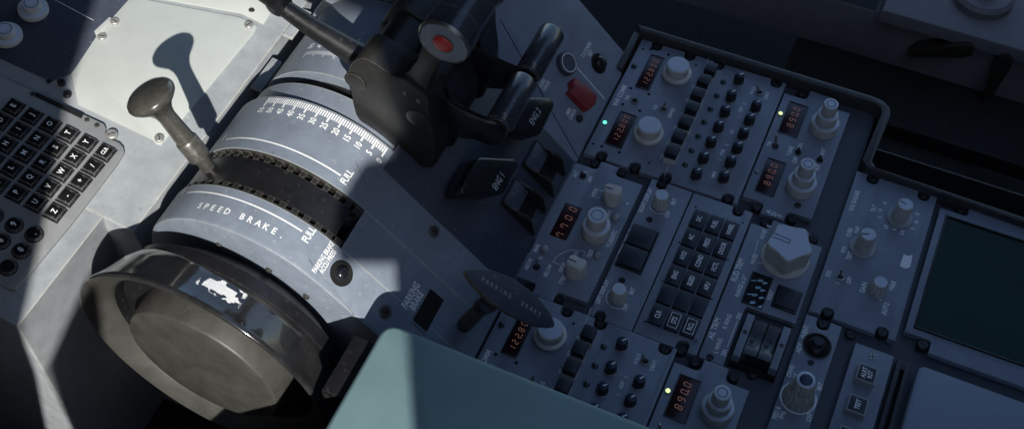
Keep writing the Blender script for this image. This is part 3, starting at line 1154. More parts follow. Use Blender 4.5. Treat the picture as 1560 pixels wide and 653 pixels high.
# ------------------------------------------------------------------ speed brake lever
B0, B1 = Vector((-221, -204, 108)), Vector((-250.5, -204, 179.5))
ax = (B1 - B0).normalized()
xx = Vector((0, 1, 0)).cross(ax).normalized()
M3 = Matrix((xx, ax.cross(xx), ax)).transposed()
sb = thing('speed_brake_lever', 'dark mushroom-headed speed brake lever standing in the toothed slot', 'lever', B0, M3)
L = (B1 - B0).length
MB().lathe([(5.6, -16), (5.6, 20)], 28).build('shaft', 'darksteel', sb)
MB().lathe([(8.2, 17), (8.6, 18), (8.6, 34), (8.0, 35.5)], 32).build('collar', 'steel', sb)
MB().lathe([(7.4, 35.5), (7.0, 46), (6.6, L - 18), (7.6, L - 13), (10.5, L - 8), (15.5, L - 3.5), (18.2, L - 0.6), (18.8, L + 1.6), (18.0, L + 3.8), (15.5, L + 5.8),
            (11, L + 7.2), (5, L + 8.0), (0.5, L + 8.2)], 56).build('head', 'leverhead', sb, smooth=60)

# ------------------------------------------------------------------ thrust levers
TL = ('charcoal thrust lever nearest the speed brake scale with red button in its grip end',
      'charcoal thrust lever half hidden behind the one with the red button')


def poly_v(pts, v):
    f = sidef(v)
    return [f.at(*p) for p in pts]


tl = thing('thrust_lever', TL[0], 'lever', (-110, -110, 60), group='thrust levers')
pl = poly_v([(522, 75), (532, 104), (537, 96), (548, 88), (562, 92), (580, 104), (600, 117), (612, 119), (622, 110), (633, 96), (640, 80), (660, 96), (676, 102), (660, 118),
             (651, 138), (650, 170), (662, 212), (660, 250), (600, 250), (545, 175), (536, 140), (528, 118)], -125)
body = rounded([(p[0], p[1]) for p in poly_v([(529, 108), (536, 96), (548, 88), (562, 92), (580, 104), (600, 117), (613, 119), (652, 150), (654, 178), (662, 215), (662, 256), (598, 256), (541, 175), (534, 140)], -125)], 4, 3)
part_w(MB().prism(body, 100, 125, 1.6, MV), 'lever_body', 'gunmetal', tl, 40)
fb = sidef(-125)
for (px, py, r) in ((541, 124, 8.5), (637, 181, 9.5)):
    x, z = fb.at(px, py)
    part_w(MB().lathe([(r, 124), (r, 125.8), (r * 0.85, 126.4), (r * 0.4, 126.6)], 32, MV @ Matrix.Translation((x, z, 0))), 'pivot_boss', 'gunmetal', tl, 40)
for (px, py) in ((616, 142), (637, 154)):
    x, z = fb.at(px, py)
    part_w(MB().box(x - 1.2, x + 1.2, z - 2.2, z + 2.2, 125, 125.2, 0.1, MV), 'worn_stencil', 'worn', tl, 40)
part_w(MB().prism([(p[0] + 3, p[1] - 4) for p in body], 72, 99, 1.5, MV), 'inner_plate', 'black', tl, 40)
neck = poly_v([(610, 116), (622, 110), (634, 94), (642, 72), (672, 92), (664, 106), (654, 122), (650, 140), (651, 158), (645, 160)], -123)
part_w(MB().prism(neck, 108, 122, 1.2, MV), 'neck', 'gunmetal', tl, 40)
ec = sidef(-130).at(675, 66)
mg = Matrix.Translation((ec[0], ec[1], 130)).to_4x4()
mb = MB().lathe([(16.6, -66), (17.2, -60), (17.2, -18), (17.6, -17.6), (18.2, -17), (18.3, -2.4), (17.8, -0.8), (16.8, 0)], 64, mg)
for v in mb.bm.verts: v.co = MV @ v.co
grip = part_w(mb, 'grip', 'grip', tl, 40)
l0 = tl.location / K
for nm, prf, mt in (('end_disc', [(16.3, 0.0), (16.1, 0.4), (15.2, 0.5)], 'panel'), ('release_button', [(6.9, 0.4), (6.8, 1.2), (5.8, 2.2), (3.2, 2.8)], 'red'),
                    ):
    mb = MB().lathe(prf, 48, mg)
    for v in mb.bm.verts: v.co = MV @ v.co
    mb.build(nm, mt, grip, tuple(-l0), smooth=40) if False else part_w(mb, nm, mt, tl, 40)
mb = MB().lathe([(6.9, 0.45), (8.0, 0.45), (8.0, 0.9), (6.9, 0.9)], 40, mg, cap0=False, cap1=False)
for v in mb.bm.verts: v.co = MV @ v.co
part_w(mb, 'button_ring', 'darksteel', tl, 40)
mb = MB().lathe([(16.3, 0.2), (17.2, 0.75), (18.1, -0.4), (18.5, -1.6)], 64, mg, cap0=False, cap1=False)
for v in mb.bm.verts: v.co = MV @ v.co
part_w(mb, 'end_ring', 'steel', tl, 40)

# reverse levers: side plate plus black grip bar
rv = thing('reverse_lever', 'black reverse thrust bar with rounded side plate above the ENG 1 switch', 'lever', (-50, -100, 100), group='reverse thrust levers')
rp = poly_v([(664, 148), (700, 166), (738, 183), (752, 184), (765, 190), (771, 201), (770, 213), (760, 221), (744, 222), (722, 213), (700, 211), (686, 200), (664, 168)], -108)
part_w(MB().prism(rp, 104.5, 108, 1.0, MV), 'side_plate', 'blackg', rv, 40)
bc = sidef(-108).at(757, 195)
mg = Matrix.Translation((bc[0], bc[1], 107)).to_4x4()
mb = MB().lathe([(9.4, -48), (10.4, -46.5), (10.4, -4), (9.6, -2.6), (8.6, -2.2), (8.6, 0)], 40, mg)
for v in mb.bm.verts: v.co = MV @ v.co
part_w(mb, 'grip_bar', 'grip', rv, 40)

tl2 = copy_tree(tl); tl2.location.y += 0.054; tag(tl2, TL[1])
rv2 = copy_tree(rv); rv2.location.y += 0.053; tag(rv2, 'black reverse thrust bar beside the round cancel button above ENG 2')

# long thin lever running up out of the frame
v = -100
p0 = sidef(v).at(545, 84); p1 = sidef(v).at(470, 38); p2 = sidef(v).at(424, 6); p3 = sidef(v).at(395, -14)
fp = thing('flap_lever', 'thin black lever arm reaching to the top edge over the far scale', 'lever', (p0[0], v, p0[1]))
mb = MB().tube([(p0[0] + 12, v, p0[1] - 6), (p0[0], v, p0[1]), (p1[0], v, p1[1]), (p2[0], v, p2[1]), (p3[0], v, p3[1])], [10.5, 9.6, 7.4, 6.4, 6.4], 20)
part_w(mb, 'arm', 'black', fp)
mb = MB().lathe([(5.0, -8), (8.4, -6), (9, 0), (8.2, 5), (5, 7)], 28)
mb.build('lever_knob', 'black', fp, tuple(Vector((p2[0], v, p2[1])) - Vector((p0[0], v, p0[1]))), M3=SIDE)

# ------------------------------------------------------------------ engine master levers and their gates
def eng(px_top, name_txt, tpx, label, glabel, gy, grp):
    H = 27.0
    P = [SLP.at(*p, H) for p in px_top]
    cx, cy = sum(p[0] for p in P) / len(P), sum(p[1] for p in P) / len(P)
    r = thing('engine_switch', label, 'switch', SLP.o + SLP.m @ Vector((cx, cy, 0)), SLP.m, 'engine master switches')
    poly = rounded([(p[0] - cx, p[1] - cy) for p in P], 6)
    mb = MB().prism(poly, H - 21, H, 1.8, cb=1.2)
    cap = mb.build('switch_cap', 'blackg', r, smooth=50)
    MB().box(-7, 7, -5, 5, -6, H - 20, 0.5).build('stem', 'gunmetal', r)
    mb = MB()
    tx, ty = SLP.at(*tpx, H)
    add_text(mb, name_txt, tx - cx, ty - cy, 5.2, H + 0.12, 0.82, 90)
    mb.build('lettering', 'greyprint', r, smooth=0)
    # detent gate aft of it
    g = thing('detent_gate', glabel, 'gate', SLP.o + SLP.m @ Vector((-18, gy, 0)), SLP.m, 'switch detent gates')
    prof_ = [(-26, -3), (-26, 6), (-17, 7), (-13, 10), (-9, 8.5), (-6, 13), (1, 13.5), (16, 3), (18, -3)]
    for s in (-1, 1):
        q = MB().prism(prof_, -1.1, 1.1, 0.5, SIDE.to_4x4())
        q.build('gate_plate', 'gunmetal', g, (0, s * 12.5, 0))
    MB().box(-26, 17, -11.4, 11.4, -2, 0.6).build('gate_floor', 'black', g)
    mb = MB().box(-26, -10, -11.3, 11.3, 0.6, 6, 0.8)
    mb.box(8, 16, -9, 9, 0.6, 1.6, 0.3)
    mb.build('gate_block', 'dkpanel', g)


eng([(727, 239), (786, 241), (790, 252), (768, 297), (704, 296), (702, 286)], 'ENG 1', (759, 276),
    'black ENG 1 master switch cap, nearer the parking brake', 'black notched detent gate behind the ENG 1 cap', -84, 0)
eng([(803, 148), (840, 148), (846, 160), (823, 208), (782, 200), (781, 190)], 'ENG 2', (815, 177),
    'black ENG 2 master switch cap with chipped edge, below the reverse bars', 'black notched detent gate behind the ENG 2 cap', -42, 0)

# ------------------------------------------------------------------ parking brake handle
HB = SLP.o + SLP.m @ Vector((*SLP.at(706, 494, 0), 0))
pb = thing('parking_brake_handle', 'lens shaped dark parking brake handle on a bronze rod', 'handle', HB, SLP.m)
ctr = sidef(HB.y + 2).at(750, 452)
hz = (SLP.inv @ (Vector((ctr[0], HB.y + 2, ctr[1])) - HB)).z + 4
FH = Frame(HB, SLP.m)
op = [FH.at(*p, hz) for p in ((711, 413), (716, 410.5), (735, 409.5), (750, 411), (783, 423.5), (816, 448), (838.5, 476), (845.5, 492), (844.5, 497.5), (838, 499),
                              (820, 497), (780, 480), (746, 459), (722, 432), (712, 418))]
MB().prism(op, hz - 6, hz - 0.8, 0.8, cb=1.5).build('grip_body', 'rod', pb, smooth=40)
MB().prism(op, hz - 0.79, hz, 0.7).build('grip_plate', 'dkpanel', pb, smooth=40)
rp_ = FH.at(744, 462, hz - 5.5)
mb = MB().tube([(0, 0, -4), (0, 0, 2), (rp_[0], rp_[1], hz - 9)], [6.4, 6.2, 5.6], 24)
mb.build('rod', 'rod', pb)
mb = MB().tube([(rp_[0] * .86, rp_[1] * .86, hz * .86 - 8), (rp_[0], rp_[1], hz - 5)], [6.8, 7.2], 24)
mb.build('socket', 'black', pb)
mb = MB()
t0, t1 = FH.at(736, 425, hz), FH.at(822, 478, hz)
wd = 'PARKING  BRAKE'
dx, dy = t1[0] - t0[0], t1[1] - t0[1]
an = math.degrees(math.atan2(dy, dx))
for i, ch in enumerate(wd):
    if ch == ' ':
        continue
    k = i / (len(wd) - 1)
    add_text(mb, ch, t0[0] + dx * k, t0[1] + dy * k, 3.1, hz + 0.15, 0.85, an)
mb.build('lettering', 'greyprint', pb, smooth=0)

# ------------------------------------------------------------------ captain's armrest in the foreground
arm = thing('armrest', 'pale blue-green padded armrest crossing the bottom edge, half in sun', 'armrest', (120, -430, 68))
part_w(MB().prism(rounded([(-43, -262), (420, -262), (420, -640), (-43, -640)], 12, 6), 68, 105, 4.5), 'pad', 'armrest', arm, 45)
part_w(MB().box(-62, -43.5, -322, -276, 64, 94, 2.0), 'hinge_block', 'black', arm, 40)

# ------------------------------------------------------------------ copilot's seat
st = thing('copilot_seat', 'dim grey seat side with lever handles in the upper right corner', 'seat', (250, 420, -335))
part_w(MB().box(-120, 620, 330, 700, -128, -62, 4), 'side_shell', 'seat', st, 40)
part_w(MB().box(195, 640, 318, 690, -61.5, -46, 3), 'lip', 'seat', st, 40)
part_w(MB().box(-120, 190, 332, 690, -61.5, -40, 6), 'cushion', 'fabric', st, 40)
fs = sidef(322)
for pts in ([(1383, 77), (1395, 68), (1440, 62), (1470, 59), (1482, 61), (1486, 68), (1484, 77), (1470, 80), (1390, 80)],
            [(1520, 81), (1530, 77), (1540, 77.5), (1545, 86), (1542, 96), (1530, 115), (1512, 143), (1504, 148), (1499, 147), (1503, 130), (1512, 98)]):
    q = [fs.at(*p) for p in pts]
    part_w(MB().prism(q, -326, -313, 1.8, MV), 'adjustment_handle', 'bronze', st, 40)
x, z = sidef(345).at(1500, 0)
part_w(MB().lathe([(30, -45.6), (30, -38), (26, -34), (14, -33), (13, -26), (9, -24)], 48, Matrix.Translation((x, 372, 0))), 'swivel_boss', 'seat', st, 40)
bx = thing('seat_pedestal', 'dark brown boxy pedestal under the copilot seat with a frayed lower edge', 'pedestal', (250, 300, -335))
part_w(MB().box(130, 330, 214, 480, -335, -150, 3), 'base_box', 'seatbox', bx, 40)
part_w(MB().box(120, 600, 250, 520, -150, -129, 3), 'slide_rail', 'seatbox', bx, 40)

# ------------------------------------------------------------------ VHF COMM and audio panel
def nx(P, px, py):
    return P.at(px, py)[0]


U = 5.2
P = Panel('radio_audio_panel', 'wide VHF COMM and audio panel on the far side with two red displays', 'radio panel', origin=(0, 0.5), group='VHF and audio panels')
W, H = 139.2, 145.2
tx = [nx(P, *p) for p in ((1000.6, 70), (1050.5, 86), (1095, 100), (1181.6, 128))]
bx_ = [nx(P, *p) for p in ((916, 237), (967, 254), (1014, 270), (1109, 301.6))]
P.plate(notched(0, W, 0, H, [(t - U, t + U, 8.5) for t in tx], [(t - U, t + U, 8.5) for t in bx_], rad=4.6))
for q in ((1000.6, 70), (1050.5, 86), (1095.4, 99.6), (1181.6, 128), (916, 237), (967, 254), (1014, 270), (1109, 301.6)):
    P.screw(*q, z=-0.8, r=3.7)
for (quadp, c0, c1) in (([(993.6, 84.7), (1010.7, 90), (987.2, 137.2), (968.3, 131.2)], (981.5, 127.5), (1000, 94)),
                        ([(945.8, 170.2), (968.5, 178.5), (945.8, 226), (923, 217.8)], (936.5, 213), (956, 178.5))):
    P.display(quadp, '122.800', c0, c1, 4.9)
MBh = [(991.5, 75.4), (1018.2, 83.6), (988.7, 143.6), (961, 134.6), (948.7, 159), (974.7, 169), (943.7, 232), (916.9, 223)]
for q in MBh:
    P.hole(*q, r=1.5)
for q in ((1060, 99.6), (979.7, 74.6), (904, 219), (989, 248)):
    P.hole(*q, r=1.2)
P.led(966, 101.5)
P.led(921.4, 187.5, 'ledon', 1.9)
for q in ((1030.7, 115.5), (987.6, 206.5)):
    x, y = P.at(*q)
    o = put('tuning_knob', tier([(12.6, 0.6), (13.2, 1.4), (13.2, 4.6), (12.4, 5.4), (11.4, 5.6)], 'knob', 'tuning_ring', 56), P.root, (x, y, 0))
    put('base_ring', tier([(12.2, 0), (12.2, 0.7)], 'void', 'base_ring', 40), o)
    put('inner_knob', tier([(10.0, 5.6), (10.3, 6.2), (10.3, 14), (9.8, 14.9), (8.9, 15.3)], 'knob', 'inner_knob', 56), o)
    put('top_face', tier([(9.3, 15.3), (9.1, 15.5)], 'knobsky', 'top_face', 48), o)
P.toggle(967, 154, (0.1, 0.1), 5)
P.toggle(1011, 167, (-0.1, 0.9), 7)
P.toggle(1157, 141.5, (-0.6, 0.3), 8)
P.text('VHF COMM', 944.3, 145.7, 4.2)
for (s, px, py, h) in (('TFR', 956, 149, 3.0), ('SQL', 998, 163, 3.0), ('DISABLE', 1022.3, 172, 2.8), ('VOICE', 1146.5, 138.5, 2.8), ('IDENT', 1168, 145.5, 2.8),
                       ('2', 1133.5, 158.5, 2.8), ('ADF', 1128, 167.5, 2.8), ('1', 1125, 178.5, 2.8), ('ILS', 1115, 200.5, 2.8), ('2', 1107, 220.5, 2.8),
                       ('VOR', 1100.5, 232, 2.8), ('1', 1096.5, 243.5, 2.8), ('MKR', 1087.5, 265.5, 2.8)):
    P.text(s, px, py, h, dim=True)
P.stroke([(1100, 262), (1099, 264)], 0.3, True)
# latching select buttons
bt = [(1083.5, 102), (1073, 119.8), (1063.6, 140), (1055.0, 161), (1045, 182.6), (1034.7, 204), (1024.4, 226.9)]
names = ['PA', 'INT', 'HF2', 'HF1', 'VHF3', 'VHF2', 'VHF1']


def m_btn():
    mb = MB().box(-5.2, 5.2, -5.4, 5.4, 5.2, 14.5, 0.7)
    return mb.mesh('button_cap', M['btn'])


for q, s in zip(bt, names):
    x, y = P.at(*q, 14.0)
    o = put('select_button', cached('selbtn', m_btn), P.root, (x, y, 0))
    put('skirt', cached('selskirt', lambda: MB().box(-5.3, 5.3, -5.8, 5.5, 0, 6.5, 0.5).mesh('button_skirt', M['knob'])), o)
    qx, qy = P.at(q[0], q[1], 14)
    add_text(P.dim, s, x - 8.0, y - 1, 2.6, 0.12, 0.8, 90); P.nd += 1
ln = [(1101.5, 125.5), (1092, 146.5), (1082.5, 167), (1073, 186.5), (1063.8, 208), (1053.6, 230), (1043.8, 251.5)]
for q in ln:
    P.led(*q)
k1 = [(1125, 124.8), (1113, 151), (1103.7, 174.5), (1093.8, 198), (1082.3, 221), (1071, 245), (1060.3, 269.5)]
for i, q in enumerate(k1):
    P.pot(*q, ang=48 + 6 * math.sin(i * 2.3))
k2 = [(1150.8, 166.5), (1141, 187), (1131.6, 208), (1122.5, 229.5), (1112.2, 251), (1102, 274)]
for i, q in enumerate(k2):
    P.pot(*q, ang=50 + 7 * math.sin(i * 1.7 + 1))
P.stroke([(1082, 81), (1012, 269)], 0.0 + 0.35, True)
P.done()
va = P.root

# ------------------------------------------------------------------ ADF panel
P = Panel('beacon_receiver_panel', 'narrow ADF panel at the far right with two stacked three-tier knobs', 'radio panel', origin=(140.9, 0.5), group='ADF panels')
W, H = 60.0, 145.2
a, b = nx(P, 1234, 139.6), nx(P, 1266, 152)
c, d = nx(P, 1161, 318), nx(P, 1198, 326)
P.plate(notched(0, W, 0, H, [(0, a, 11.5), (b, W, 11.5)], [(0, c, 10.5), (d, W, 10.5)], rad=4.0))
for q in ((1222, 141.6), (1274, 158), (1153.5, 314), (1207, 332.5)):
    P.screw(*q, z=-1.5, r=4.0)
P.display([(1204.3, 156), (1230.4, 163.9), (1212.9, 208.7), (1186.7, 199.7)], '890.0', (1203, 191), (1215, 167), 5.6, frame=True)
P.display([(1171.5, 241.7), (1196, 249.6), (1178.3, 298.3), (1150.5, 290.4)], '890.0', (1168, 279), (1180, 253), 5.6, frame=True)
P.led(1188.9, 173.7, 'ledyel', 1.9)
P.led(1152.8, 261.9, 'ledpale', 1.6)
P.toggle(1181, 223, (-0.2, 0.5), 11, ring=False, r=1.1)
P.toggle(1215.5, 232.5, (-0.1, 0.4), 5, ring=False, mat='screw')
P.toggle(1248.8, 244.3, (-0.1, 0.3), 5, ring=False, mat='screw')
for (s, px, py, h) in (('TFR', 1172, 219, 2.8), ('TONE', 1203.5, 230, 3.4), ('ON', 1219, 222.5, 3.4), ('OFF', 1211.5, 243.5, 3.4), ('ANT', 1253.5, 231.5, 3.4), ('ADF', 1245, 255, 3.4)):
    P.text(s, px, py, h, dim=True)
for q in ((1260, 235), (1252, 258)):
    x, y = P.at(*q)
    P.dim.face([(x - .7, y - 2.4, .12), (x + .7, y - 2.4, .12), (x + .7, y + 2.4, .12), (x - .7, y + 2.4, .12)])
for s, px, py in (('A', 1170.6, 322), ('D', 1179.4, 325.5), ('F', 1188.5, 328.4)):
    P.text(s, px, py, 3.7, xs=1.05)
for q in ((1253.8, 197), (1219, 287)):
    P.knob_tiers(*q, [(12.2, 0, 11), (9.0, 11, 22), (6.4, 22, 35)], ring=3.6)
x, y = P.at(1215, 312.4, 0)
P.screw(1215, 312.4, z=0.8, r=3.4, mat='darksteel', cross=True)
put('cup_washer', ring_mesh(3.4, 4.3, 0, 0.5, 'panel', 'cup_washer'), P.root, (x, y, 0))
P.done()
ad = P.root

# the same two panels again on the near side, mostly under the armrest
va2 = copy_tree(va); va2.location.y -= 0.2935
tag(va2, 'nearer VHF COMM and audio panel, cut off by the pale armrest and parking brake handle')
ad2 = copy_tree(ad); ad2.location.y -= 0.2935
tag(ad2, 'nearer ADF panel at the bottom edge with a single display and tiered knob showing')

# ------------------------------------------------------------------ transponder panel
P = Panel('transponder_panel', 'transponder panel with red display reading 7700', 'radio panel', origin=(-2.4, -147.4))
W, H = 62.0, 145.0
a, b = nx(P, 915, 248), nx(P, 941, 258)
c, d = nx(P, 815, 437), nx(P, 845, 452)
P.plate(notched(0, W, 0, H, [(0, a, 10), (b, W, 9.5)], [(0, c, 10), (d, W, 10)], rad=3.5))
for q in ((906, 248), (947, 262), (852, 454), (806, 436)):
    P.screw(*q, z=-1.5, r=3.7)
P.toggle(888, 268.5, (-0.3, 0.1), 6, ring=False, mat='screw')
P.toggle(817.5, 406.5, (-0.2, 0.5), 8, ring=False, mat='steel')
P.knob_bar(932.5, 303.5, 8.4, 15, 185)
P.knob_bar(877.5, 413.5, 8.6, 15, 176)
P.display([(862.7, 308.6), (888.4, 318), (861.5, 367.4), (836.7, 356.2)], '7700', (853, 358), (873, 319), 6.2, frame=False)
P.knob_tiers(907.8, 356, [(11.6, 0, 14), (8.2, 14, 28)], ring=4.6)
for q in ((938, 332.5), (910.3, 389.5), (829.7, 380.3)):
    x, y = P.at(*q)
    put('push_button', tier([(3.4, 0), (3.5, 0.6), (3.3, 2.6), (2.3, 3.8), (0.8, 4.3)], 'skirt', 'push_button', 28), P.root, (x, y, 0))
for (s, px, py, h) in (('ALT', 877, 265, 3.0), ('1', 884.7, 276, 3.0), ('2', 892.5, 262, 3.0), ('OFF', 899, 273, 3.0), ('XPDR', 906, 293.5, 3.2), ('1', 911.5, 301, 3.0), ('2', 916, 290.5, 3.0),
                       ('STBY', 857, 425.5, 3.2), ('XPDR', 856.5, 407, 3.2), ('TA/RA', 875, 390, 3.2), ('TA', 886.5, 397, 3.2), ('TCAS/ATC', 931.6, 363.5, 3.2), ('IDENT', 926.5, 327, 3.0),
                       ('PULL', 901.5, 321, 3.0), ('RNG', 817.5, 377.5, 3.0), ('ABOVE', 805, 402, 3.0), ('N', 824, 392.5, 3.0), ('BELOW', 834.5, 411.5, 3.0), ('+', 956, 310, 3.4),
                       ('TEST', 899, 386.5, 3.2)):
    P.text(s, px, py, h, dim=True)
P.stroke([(851.8, 402.5), (842.5, 398), (847, 392), (854, 386.4), (861, 383), (868, 381), (878, 380.6), (892, 383.5), (888.5, 391)], 0.5, True)
P.done()

# ------------------------------------------------------------------ ECAM display control strip
P = Panel('display_control_panel', 'narrow strip with RIGHT and LEFT DISPLAY fluted knobs and two black buttons', 'control panel', origin=(64.4, -147.4))
W, H = 36.6, 145.2
a = nx(P, 1009, 279); b = nx(P, 914, 481)
P.plate(notched(0, W, 0, H, [(a - 4.6, a + 4.6, 8)], [(b - 4.6, b + 4.6, 8)], rad=4.2))
P.screw(1009, 279.5, -1.2, 3.6); P.screw(914, 481, -1.2, 3.6)
for q in ((989.5, 333.7), (947.6, 426)):
    P.screw(*q, z=0.5, r=3.0)
P.knob_fluted(1006, 312, 6.8, 15, 12, taper=0.84)
P.knob_fluted(941.8, 454, 6.8, 15, 12, taper=0.84)
P.arc(1006, 312, 9.2, -150, -20, 0.5, True)
P.arc(941.8, 454, 9.6, 60, 330, 0.5, True)
for (s, px, py, h) in (('RIGHT DISPLAY', 983.6, 304.5, 3.2), ('BRT', 1026.5, 307, 3.2), ('OFF', 1017, 326, 3.2), ('LEFT DISPLAY', 917.5, 443.5, 3.2), ('OFF', 953, 467.7, 3.2), ('BRT', 963, 443, 3.2),
                       ('1', 940.5, 394, 3.0), ('ECAM', 947.5, 379.5, 3.0), ('SGU', 955.4, 362.5, 3.0), ('2', 960.8, 351, 3.0)):
    P.text(s, px, py, h, dim=True)
p = [P.at(*q) for q in ((962, 341), (1005.5, 356), (976.5, 418), (939, 405.8))]
x0, x1 = (p[0][0] + p[3][0]) / 2, (p[1][0] + p[2][0]) / 2
y0, y1 = (p[2][1] + p[3][1]) / 2, (p[0][1] + p[1][1]) / 2
mb = MB()
ym = (y0 + y1) / 2
for (aa, bb, cc, dd) in ((x0, x0 + 1.2, y0, y1), (x1 - 1.2, x1, y0, y1), (x0 + 1.2, x1 - 1.2, y0, y0 + 1.2), (x0 + 1.2, x1 - 1.2, y1 - 1.2, y1), (x0 + 1.2, x1 - 1.2, ym - 0.6, ym + 0.6)):
    mb.box(aa, bb, cc, dd, 0, 2.4, 0.3)
ho = mb.build('button_housing', 'black', P.root)
for (cc, dd) in ((y0 + 1.5, ym - 0.9), (ym + 0.9, y1 - 1.5)):
    MB().box(x0 + 1.5, x1 - 1.5, cc, dd, 0, 4.2, 0.8).build('square_button', 'btn', P.root)
P.done()

# ------------------------------------------------------------------ ECAM key panel
P = Panel('system_key_panel', 'panel of eighteen dark square keys from DC and FUEL down to CLR, STS and RCL', 'key panel', origin=(102.2, -147.4))
W, H = 52.2, 145.2
a = nx(P, 1125, 320); b = nx(P, 1038, 531)
P.plate(notched(0, W, 0, H, [(a - 4.8, a + 4.8, 8.5)], [(b - 5, b + 5, 9)], rad=4.4))
P.screw(1125, 320.5, -0.8, 3.7); P.screw(1038, 531, -0.4, 4.2)


def e(px, py):                                  # from the 2.512x crop whose corner is (880, 280)
    return (880 + px / 2.512, 280 + py / 2.512)


p = [P.at(*e(*q)) for q in ((447, 82), (638, 148), (455, 602), (254, 526))]
x0, x1 = (p[0][0] + p[3][0]) / 2, (p[1][0] + p[2][0]) / 2
y0, y1 = (p[2][1] + p[3][1]) / 2, (p[0][1] + p[1][1]) / 2
MB().box(x0 - 1, x1 + 1, y0 - 1, y1 + 1, 0, 1.0, 0.5).build('key_bezel', 'panel', P.root)
for q in ((452, 87), (633, 148), (258, 525), (453, 598), (388, 223), (575, 290), (325, 372), (513, 440)):
    x, y = P.at(*e(*q), 1)
    put('rivet', tier([(0.9, 1.0), (0.8, 1.2)], 'void', 'rivet', 12), P.root, (x, y, 0))
rows = [('DC', 467, 128, 'FUEL', 525, 155, 'WHEEL', 583, 178), ('AC', 435, 200, 'PRESS', 495, 225, 'DOOR', 553, 248), ('HYD', 405, 270, 'COND', 463, 293, 'F/CTL', 523, 318),
        ('ENG', 373, 345, 'BLEED', 433, 368, 'APU', 492, 393), ('', 343, 418, '', 402, 443, '', 463, 467), ('CLR', 308, 497, 'STS', 370, 520, 'RCL', 432, 545)]
xs3 = [0, 0, 0]
ysr = []
for r in rows:
    yy = 0
    for c in range(3):
        x, y = P.at(*e(r[3 * c + 1], r[3 * c + 2]), 4.5)
        xs3[c] += x / 6; yy += y / 3
    ysr.append(yy)
kw = (xs3[2] - xs3[0]) / 2
kh = (ysr[0] - ysr[5]) / 5
KW, KH = kw / 2 - 0.75, kh / 2 - 1.1


def m_key():
    return MB().box(-KW, KW, -KH, KH, 0.9, 4.5, 1.0).mesh('key', M['btn'])


for r, yy in zip(rows, ysr):
    for c in range(3):
        o = put('key', cached('ecamkey', m_key), P.root, (xs3[c], yy, 0))
        s = r[3 * c]
        if s:
            mb = MB()
            add_text(mb, s, 0, 0, 3.6, 4.62, 0.68 if len(s) > 4 else 0.78, 90)
            if s in ('STS', 'RCL'):
                for (aa, bb, cc, dd) in ((-KW + 2, -KW + 2.4, -KH + 2, KH - 2), (KW - 2.4, KW - 2, -KH + 2, KH - 2), (-KW + 2.4, KW - 2.4, -KH + 2, -KH + 2.4), (-KW + 2.4, KW - 2.4, KH - 2.4, KH - 2)):
                    mb.face([(aa, cc, 4.62), (bb, cc, 4.62), (bb, dd, 4.62), (aa, dd, 4.62)])
            mb.build('key_lettering', 'white', o, smooth=0)
P.done()

# ------------------------------------------------------------------ rudder and aileron trim panel
P = Panel('trim_panel', 'RUD TRIM panel with a big five-lobed knob above a black twin AIL TRIM rocker', 'trim panel', origin=(156.0, -147.4))
W, H = 60.4, 145.0
a, b = nx(P, 1176, 340), nx(P, 1231, 362)
c = nx(P, 1103.6, 556.8)


def g(px, py):                                  # from the 2.514x crop whose corner is (1060, 320)
    return (1060 + px / 2.514, 320 + py / 2.514)


yr = P.at(1214, 482.9)[1]
xr = P.at(*g(152, 500))[0]
yb_ = P.at(*g(205, 405))[1]
poly = notched(0, W, 0, H, [(0, a, 10), (b, W, 10)], [], rad=3.5)
poly = [q for q in poly if q[1] > 60]
poly = [(0, 0), (c - 1, 0), (c - 1, yr - 8), (c, yr - 6), (W, yr - 6)] + [q for q in poly]
P.plate(poly)
for q in ((1166, 337.5), (1240, 363)):
    P.screw(*q, z=-1.5, r=3.7)
P.screw(1081.6, 543, 0.4, 3.3)
# knob
x, y = P.at(1196, 392.5)
o = put('trim_knob', tier([(19.8, 0), (19.8, 1.0), (18.8, 1.8)], 'knob', 'knob_skirt', 64), P.root, (x, y, 0))


def m_rud():
    n = 100
    rs = []
    for (r, z, am) in ((15.4, 1.8, 0.12), (15.8, 3, 0.125), (16.4, 22, 0.13), (16.2, 23.4, 0.13), (15.5, 24.2, 0.13)):
        ring = []
        for i in range(n):
            t = 2 * math.pi * i / n
            q = ((t - R_(208) + math.pi / 5) % (2 * math.pi / 5)) - math.pi / 5
            pg = math.cos(math.pi / 5) / math.cos(math.pi / 5 - abs(q))
            pg = 0.955 - math.log(1 + math.exp((0.955 - pg) * 45)) / 45 - 0.03 * (0.5 - 0.5 * math.cos(5 * q))
            rr = r * 1.2 * pg
            ring.append((rr * math.cos(t), rr * math.sin(t), z))
        rs.append(ring)
    return MB().rings(rs).mesh('trim_knob', M['knob'])


kb = put('knob_body', m_rud(), o)
mb = MB()
n = 100
ring = []
for i in range(n):
    t = 2 * math.pi * i / n
    q = ((t - R_(208) + math.pi / 5) % (2 * math.pi / 5)) - math.pi / 5
    pg = math.cos(math.pi / 5) / math.cos(math.pi / 5 - abs(q))
    pg = 0.955 - math.log(1 + math.exp((0.955 - pg) * 45)) / 45 - 0.03 * (0.5 - 0.5 * math.cos(5 * q))
    ring.append((18.3 * pg * math.cos(t), 18.3 * pg * math.sin(t), 24.26))
mb.face(ring)
mb.build('top_face', 'knobsky', o, smooth=0)  # star-shaped top carries the painted sky tint
mb = MB()
for (aa, bb, cc, dd) in ((1, 14.4, 1.5, 2.1), (1, 14.4, -2.1, -1.5), (0.4, 1, -2.1, 2.1)):
    mb.face([(aa, cc, 24.36), (bb, cc, 24.36), (bb, dd, 24.36), (aa, dd, 24.36)])
mb.build('pointer', 'void', o, (0, 0, 0), R_(176), smooth=0)
